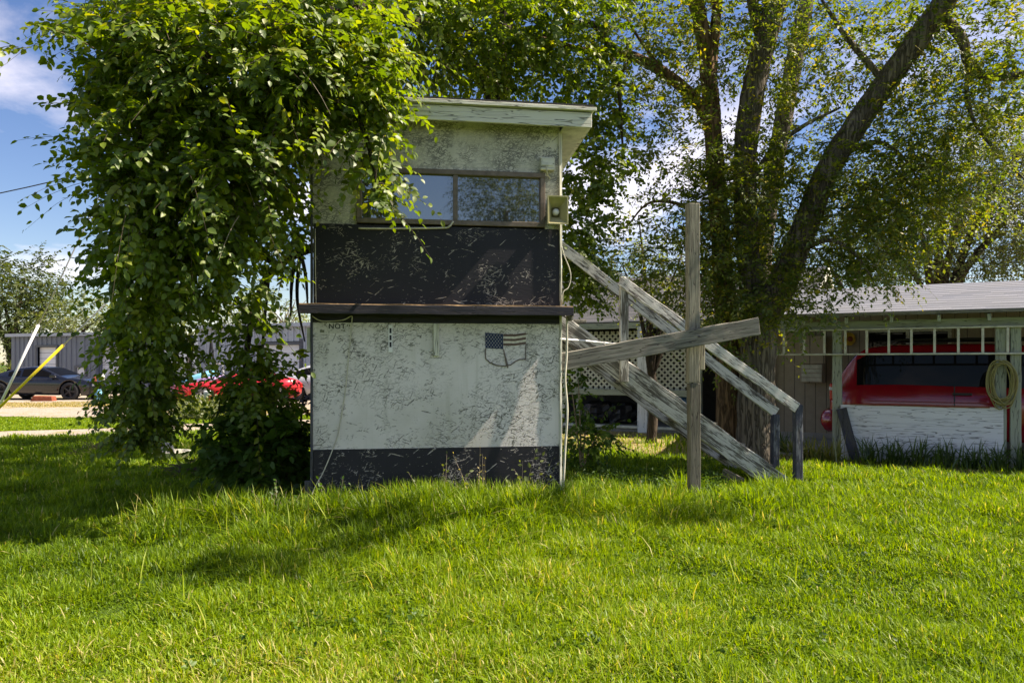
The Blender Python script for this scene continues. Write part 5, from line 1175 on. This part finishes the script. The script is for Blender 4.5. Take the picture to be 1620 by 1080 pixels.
# ------------------------------------------------------------------ grass
def noise2(x, y, s, seed):
    r = np.random.default_rng(seed); out = 0
    for k in range(6):
        a = r.uniform(0, 6.28); f = s * r.uniform(.6, 1.6); out = out + np.sin((x * math.cos(a) + y * math.sin(a)) * f + r.uniform(0, 6.28))
    return out / 6
def blades(name, x, y, h, wd, rnd, m, bend=.55, label=None, z=None):
    n = len(x); a = rng.uniform(0, 2 * math.pi, n); lean = np.abs(rng.normal(0, bend, n)) + .08
    bx_, by_ = np.cos(a), np.sin(a); z0 = gz(x, y) - .01 if z is None else z
    wa = a + math.pi / 2 + rng.normal(0, .5, n); wx, wy = np.cos(wa) * wd / 2, np.sin(wa) * wd / 2
    v = np.empty((n, 7, 3))
    for i, (t, ww) in enumerate(((0, 1), (.4, .95), (.75, .65))):
        ox, oy = bx_ * lean * h * t ** 1.8, by_ * lean * h * t ** 1.8; oz = h * t * (1 - .28 * np.minimum(lean, 1.2) * t)
        v[:, 2 * i, 0] = x + ox - wx * ww; v[:, 2 * i, 1] = y + oy - wy * ww; v[:, 2 * i, 2] = z0 + oz
        v[:, 2 * i + 1, 0] = x + ox + wx * ww; v[:, 2 * i + 1, 1] = y + oy + wy * ww; v[:, 2 * i + 1, 2] = z0 + oz
    v[:, 6, 0] = x + bx_ * lean * h * 1.0; v[:, 6, 1] = y + by_ * lean * h; v[:, 6, 2] = z0 + h * (1 - .33 * np.minimum(lean, 1.4))
    fl = np.array([0, 1, 3, 2, 2, 3, 5, 4, 4, 5, 6]); fs = np.array([0, 4, 8])
    loops = (np.arange(n)[:, None] * 7 + fl).ravel(); starts = (np.arange(n)[:, None] * 11 + fs).ravel()
    return np_mesh(name, v.reshape(-1, 3), loops, starts, m, np.repeat(np.clip(rnd, 0, 1), 7))
def field(d0, d1, dens, side=1.0, umin=None, umax=None, pw=1.8, ref=5.0):
    xs, ys, ds = [], [], []
    edges = np.arange(d0, d1, .25)
    for d in edges:
        lo = -(.70 * d + side) if umin is None else (umin - 810) / FPX * d; hi = (.70 * d + side) if umax is None else (umax - 810) / FPX * d
        n = int((hi - lo) * .25 * dens * min(1, (ref / d)) ** pw); dd = rng.uniform(d, d + .25, n); aa = rng.uniform(lo, hi, n)
        xs.append(math.sin(TH) * dd + math.cos(TH) * aa); ys.append(math.cos(TH) * dd - math.sin(TH) * aa); ds.append(dd)
    return np.concatenate(xs), np.concatenate(ys), np.concatenate(ds)
def house_so(x, y):
    h0 = HS(0, 0); rx, ry = x - h0.x, y - h0.y; return rx * HE.x + ry * HE.y, rx * HN.x + ry * HN.y
def lawn():
    x, y, d = field(2.4, 18.5, 10500, side=2.0, pw=1.9)
    s, o = house_so(x, y)
    ok = ~((x > XL) & (x < XR) & (y > TY - .01) & (y < TB)) & ~((o > -.05) & (s > -1.3)) & ~((o > 2.6))
    dryside = (o > -1.75 + .7 * noise2(x, y, 1.1, 3)) & (x > 1.6)
    ok &= ~(dryside & (rng.uniform(0, 1, len(x)) < .93))
    ok &= ~((y > 16.25 + .30 * (x + 8) + .12 * noise2(x, y, 2., 3)) & (x < .5)); ok &= ~((d > 15.6) & (x > .5))
    x, y, d = x[ok], y[ok], d[ok]; n = len(x)
    big = noise2(x, y, 1.0, 5); med = noise2(x, y, 3.5, 6)
    tuft = noise2(x, y, 11., 31); h = .068 * (1 + .5 * big + .45 * med + .5 * tuft) * rng.uniform(.45, 1.7, n)
    near = np.exp(-((y - 7.15) / .55) ** 2) * ((x > -2.2) & (x < 4))            # long grass along the booth
    h *= 1 + 1.3 * near * rng.uniform(.3, 1.3, n) + .9 * np.exp(-(((x - .1) / 1.0) ** 2 + ((y - 6.7) / .9) ** 2))
    h *= 1 + .5 * np.clip((y - 4.2) / 2, 0, 1)
    h = np.clip(h, .02, .42)
    wd = (.0040 + .0010 * d) * rng.uniform(.7, 1.35, n)
    dry = noise2(x, y, .9, 9)
    rnd = rng.beta(1.8, 2.4, n) * .88 + .14 * med + .16 * dry + .12 * tuft + (rng.uniform(0, 1, n) < .05) * .5 + .16 * (np.clip(5.0 - d, 0, 1.4) / 1.4) * np.clip(1.2 - x, 0, 1.5) 
    return blades('lawn_grass', x, y, h, wd, rnd, M['grass'], .75)
tag(attach(lawn(), 'lawn_grass', None), 'bright green uncut lawn grass around the booth', 'grass', kind='stuff')
def dry_lawn():
    x, y, d = field(8.2, 16.5, 3000, umin=880, umax=1750, pw=1.5)
    s, o = house_so(x, y); dryside = (o > -2.3 + .7 * noise2(x, y, 1.1, 3)) & (x > 1.6) & ~((o > -.02) & (s > -1.3)) & (o < 2.7)
    dryside &= noise2(x, y, 2.2, 4) > -.35 + .3 * rng.normal(size=len(x))
    x, y, d = x[dryside], y[dryside], d[dryside]; n = len(x)
    return blades('dry_grass', x, y, rng.uniform(.02, .06, n), .012 * rng.uniform(.7, 1.3, n), rng.beta(2, 2, n) + .25 * noise2(x, y, 1.5, 8), M['grass_dry'], .9)
tag(attach(dry_lawn(), 'dry_grass', None), 'short yellowing grass between the stairs and the house', 'grass', kind='stuff')
def far_strip():
    x, y, d = field(14.5, 25.5, 2600, umin=-160, umax=520, pw=1.0, ref=14)
    ok = (y > 18.25 + .42 * (x + 8) + .12 * noise2(x, y, 2., 3)) & (y < 22.7 + .3 * noise2(x, y, 1, 2)); x, y, d = x[ok], y[ok], d[ok]; n = len(x)
    return blades('verge_grass', x, y, rng.uniform(.02, .075, n), .03 * rng.uniform(.7, 1.3, n), rng.beta(2, 2, n) * .9 + .1 * noise2(x, y, .8, 8), M['grass'], .6)
tag(attach(far_strip(), 'verge_grass', None), 'grass verge between the driveway and the gravel yard', 'grass', kind='stuff')
def yard_tufts():
    x, y, d = field(21, 29, 1300, umin=-120, umax=520, pw=1.0, ref=20)
    ok = (noise2(x, y, .7, 12) > .30) & (y > 23); x, y, d = x[ok], y[ok], d[ok]; n = len(x)
    return blades('yard_weeds', x, y, rng.uniform(.03, .1, n), .035 * rng.uniform(.7, 1.3, n), rng.beta(2, 2, n), M['grass_dry'], .8)
tag(attach(yard_tufts(), 'yard_weeds', None), 'dry weeds scattered over the gravel yard', 'weeds', kind='stuff')
def tufts():
    xs, ys, hs_ = [], [], []
    for k in range(46):
        cx_ = rng.uniform(-2.3, 1.75) if k < 34 else rng.uniform(1.9, 4.2); cy_ = rng.normal(7.22, .14) if k < 34 else rng.normal(7.9, .3); n = int(rng.uniform(25, 70)); a = rng.uniform(.16, .36)
        xs.append(rng.normal(cx_, .07, n)); ys.append(np.minimum(rng.normal(cy_, .06, n), TY - .03 if k < 34 else 99)); hs_.append(a * rng.uniform(.5, 1.25, n))
    x, y, h = np.concatenate(xs), np.concatenate(ys), np.concatenate(hs_); n = len(x)
    return blades('long_grass', x, y, h, .010 * rng.uniform(.7, 1.4, n), rng.beta(2, 2, n) * .9, M['grass'], .55)
tag(attach(tufts(), 'long_grass', None), 'ragged tufts of long grass at the foot of the booth', 'grass', kind='stuff')
def seed_stalks():
    n = 420; x = np.concatenate([rng.uniform(-2.4, 1.7, 300), rng.uniform(-2, 4, 120)]); y = np.concatenate([rng.normal(6.95, .28, 300), rng.normal(5.2, .9, 120)])
    ok = (y < TY - .05) & (y > 3.2); x, y = x[ok], y[ok]; n = len(x)
    return blades('seed_grass', x, y, rng.uniform(.22, .5, n) * np.where(y > 6.2, 1, .6), .007 * rng.uniform(.8, 1.4, n), rng.uniform(.75, 1, n), M['grass'], .4)
tag(attach(seed_stalks(), 'seed_grass', None), 'tall pale seed stalks standing out of the lawn', 'grass', kind='stuff')
def broadleaf():
    ps = []
    for k in range(70):
        d = rng.uniform(3.2, 9.0); a = rng.uniform(-.7, .7) * d; cx_, cy_ = math.sin(TH) * d + math.cos(TH) * a, math.cos(TH) * d - math.sin(TH) * a
        if XL - .3 < cx_ < XR + .3 and cy_ > TY - .3: continue
        for j in range(int(rng.uniform(3, 12))): ps.append((cx_ + rng.normal(0, .16), cy_ + rng.normal(0, .14)))
    c = np.array(ps); n = len(c); st = np.stack([c[:, 0], c[:, 1], gz(c[:, 0], c[:, 1]) + .02], 1); dr = rng.normal(0, .6, (n, 3)); dr[:, 2] = 1
    pos, dd, nm, sz, rnd, poly = sprays(st, nrm(dr), rng.uniform(.04, .11, n), rng.uniform(0, .2, n), 6, .034)
    return leaf_mesh('broadleaf_weeds', pos, dd, nm, sz, rnd, M['leaf_shrub'], 'big')
tag(attach(broadleaf(), 'broadleaf_weeds', None), 'small broad leaved weeds scattered through the lawn', 'weeds', kind='stuff')
# ground cover weeds left and right of the stairs
def weed(label, c, h, n, ls, m, tpl='big', group=None):
    t = thing('weed', label, 'weed', (c.x, c.y, float(gz(c.x, c.y))), 0, group)
    st = np.stack([rng.normal(c.x, .05, n), rng.normal(c.y, .04, n), np.full(n, .0)], 1); dr = rng.normal(0, .3, (n, 3)); dr[:, 2] = 1
    pos, d, nm, sz, rnd, poly = sprays(st, nrm(dr), h * rng.uniform(.6, 1.2, n), rng.uniform(0, .15, n), 9, ls)
    attach(leaf_mesh('foliage', pos, d, nm, sz, rnd, m, tpl), 'foliage', t); attach(twig_mesh('stems', poly, .004, M['twig_pale']), 'stems', t)
weed('leafy weed against the black skirting left of the dry stalks', PY(698, 792, 7.22), .66, 9, .055, M['leaf_pale'])
weed('leafy weed against the black skirting near the right corner', PY(832, 795, 7.22), .60, 11, .06, M['leaf_pale'])
weed('sparse pale weed at the middle of the black skirting', PY(765, 792, 7.25), .62, 7, .03, M['grass_dry'])
weed('low leafy weed at the foot of the dark shrub', PY(440, 800, 7.2), .42, 18, .05, M['leaf_shrub'])
weed('small dark weed on the black skirting near its left end', PY(547, 790, 7.25), .5, 5, .06, M['leaf_shrub'])
def cover():
    x, y, d = field(8.3, 10.6, 900, umin=893, umax=1150, pw=0)
    s, o = house_so(x, y); n = len(x); ok = noise2(x, y, 2.3, 21) > -.1; x, y = x[ok], y[ok]; n = len(x)
    st = np.stack([x, y, np.zeros(n)], 1); dr = rng.normal(0, .5, (n, 3)); dr[:, 2] = 1
    pos, dd, nm, sz, rnd, poly = sprays(st, nrm(dr), rng.uniform(.08, .26, n), rng.uniform(0, .3, n), 6, .05)
    return leaf_mesh('ground_cover', pos, dd, nm, sz, rnd, M['leaf_shrub'], 'sm')
tag(attach(cover(), 'ground_cover', None), 'low dark weeds in the shade under the stairs', 'weeds', kind='stuff')
def verge_weeds():
    x, y, d = field(20, 25, 260, umin=285, umax=400, pw=0); n = len(x)
    st = np.stack([x, y, np.zeros(n)], 1); dr = rng.normal(0, .5, (n, 3)); dr[:, 2] = 1
    pos, dd, nm, sz, rnd, poly = sprays(st, nrm(dr), rng.uniform(.2, .55, n), rng.uniform(0, .3, n), 6, .13)
    return leaf_mesh('roadside_weeds', pos, dd, nm, sz, rnd, M['leaf_pale'], 'sm')
tag(attach(verge_weeds(), 'roadside_weeds', None), 'lush light green weeds around the utility pedestal', 'weeds', kind='stuff')
# strap leaved clumps along the carport
CLS = [(.30, -.55, 'pale'), (.55, -.65, 'pale'), (.82, -.6, 'pale'), (1.3, -.38, 'dark'), (1.65, -.42, 'dark'), (1.98, -.36, 'dark'), (2.3, -.44, 'dark'), (2.62, -.38, 'dark'), (2.95, -.4, 'dark'), (3.25, -.36, 'dark'), (3.6, -.4, 'dark'), (.0, .3, 'dark')]
for i, (s, o_, kd) in enumerate(CLS):
    c = HS(s, o_); n = 60
    t = thing('strap_leaf_plant', 'strap leaved plant in the row along the foot of the carport' if i < 11 else 'strap leaved plant alone before the tan house wall', 'plant', (c.x, c.y, 0), 0, 'strap leaved plants along the carport' if i < 11 else None)
    me = blades('leaves', rng.normal(c.x, .07, n), rng.normal(c.y, .06, n), rng.uniform(.22, .55, n), rng.uniform(.018, .03, n), (rng.uniform(.72, 1, n) if kd == 'pale' else rng.uniform(0, .72, n)), M['strap'], .75)
    attach(me, 'leaves', t)
for i, (u, v, d) in enumerate(((995, 825, 7.2),)):
    c = P(u, v, d); o = MB().lathe([(0, 0), (.03, .01), (.035, .05), (.02, .09), (0, .1)], c, 'z', 8).build('litter', M['white_pl'], None, smooth=True); tag(o, 'crumpled white litter lying in the lawn in front of the stairs', 'litter')
sc.cycles.max_bounces = 8; sc.cycles.diffuse_bounces = 5; sc.cycles.glossy_bounces = 3; sc.cycles.transmission_bounces = 4
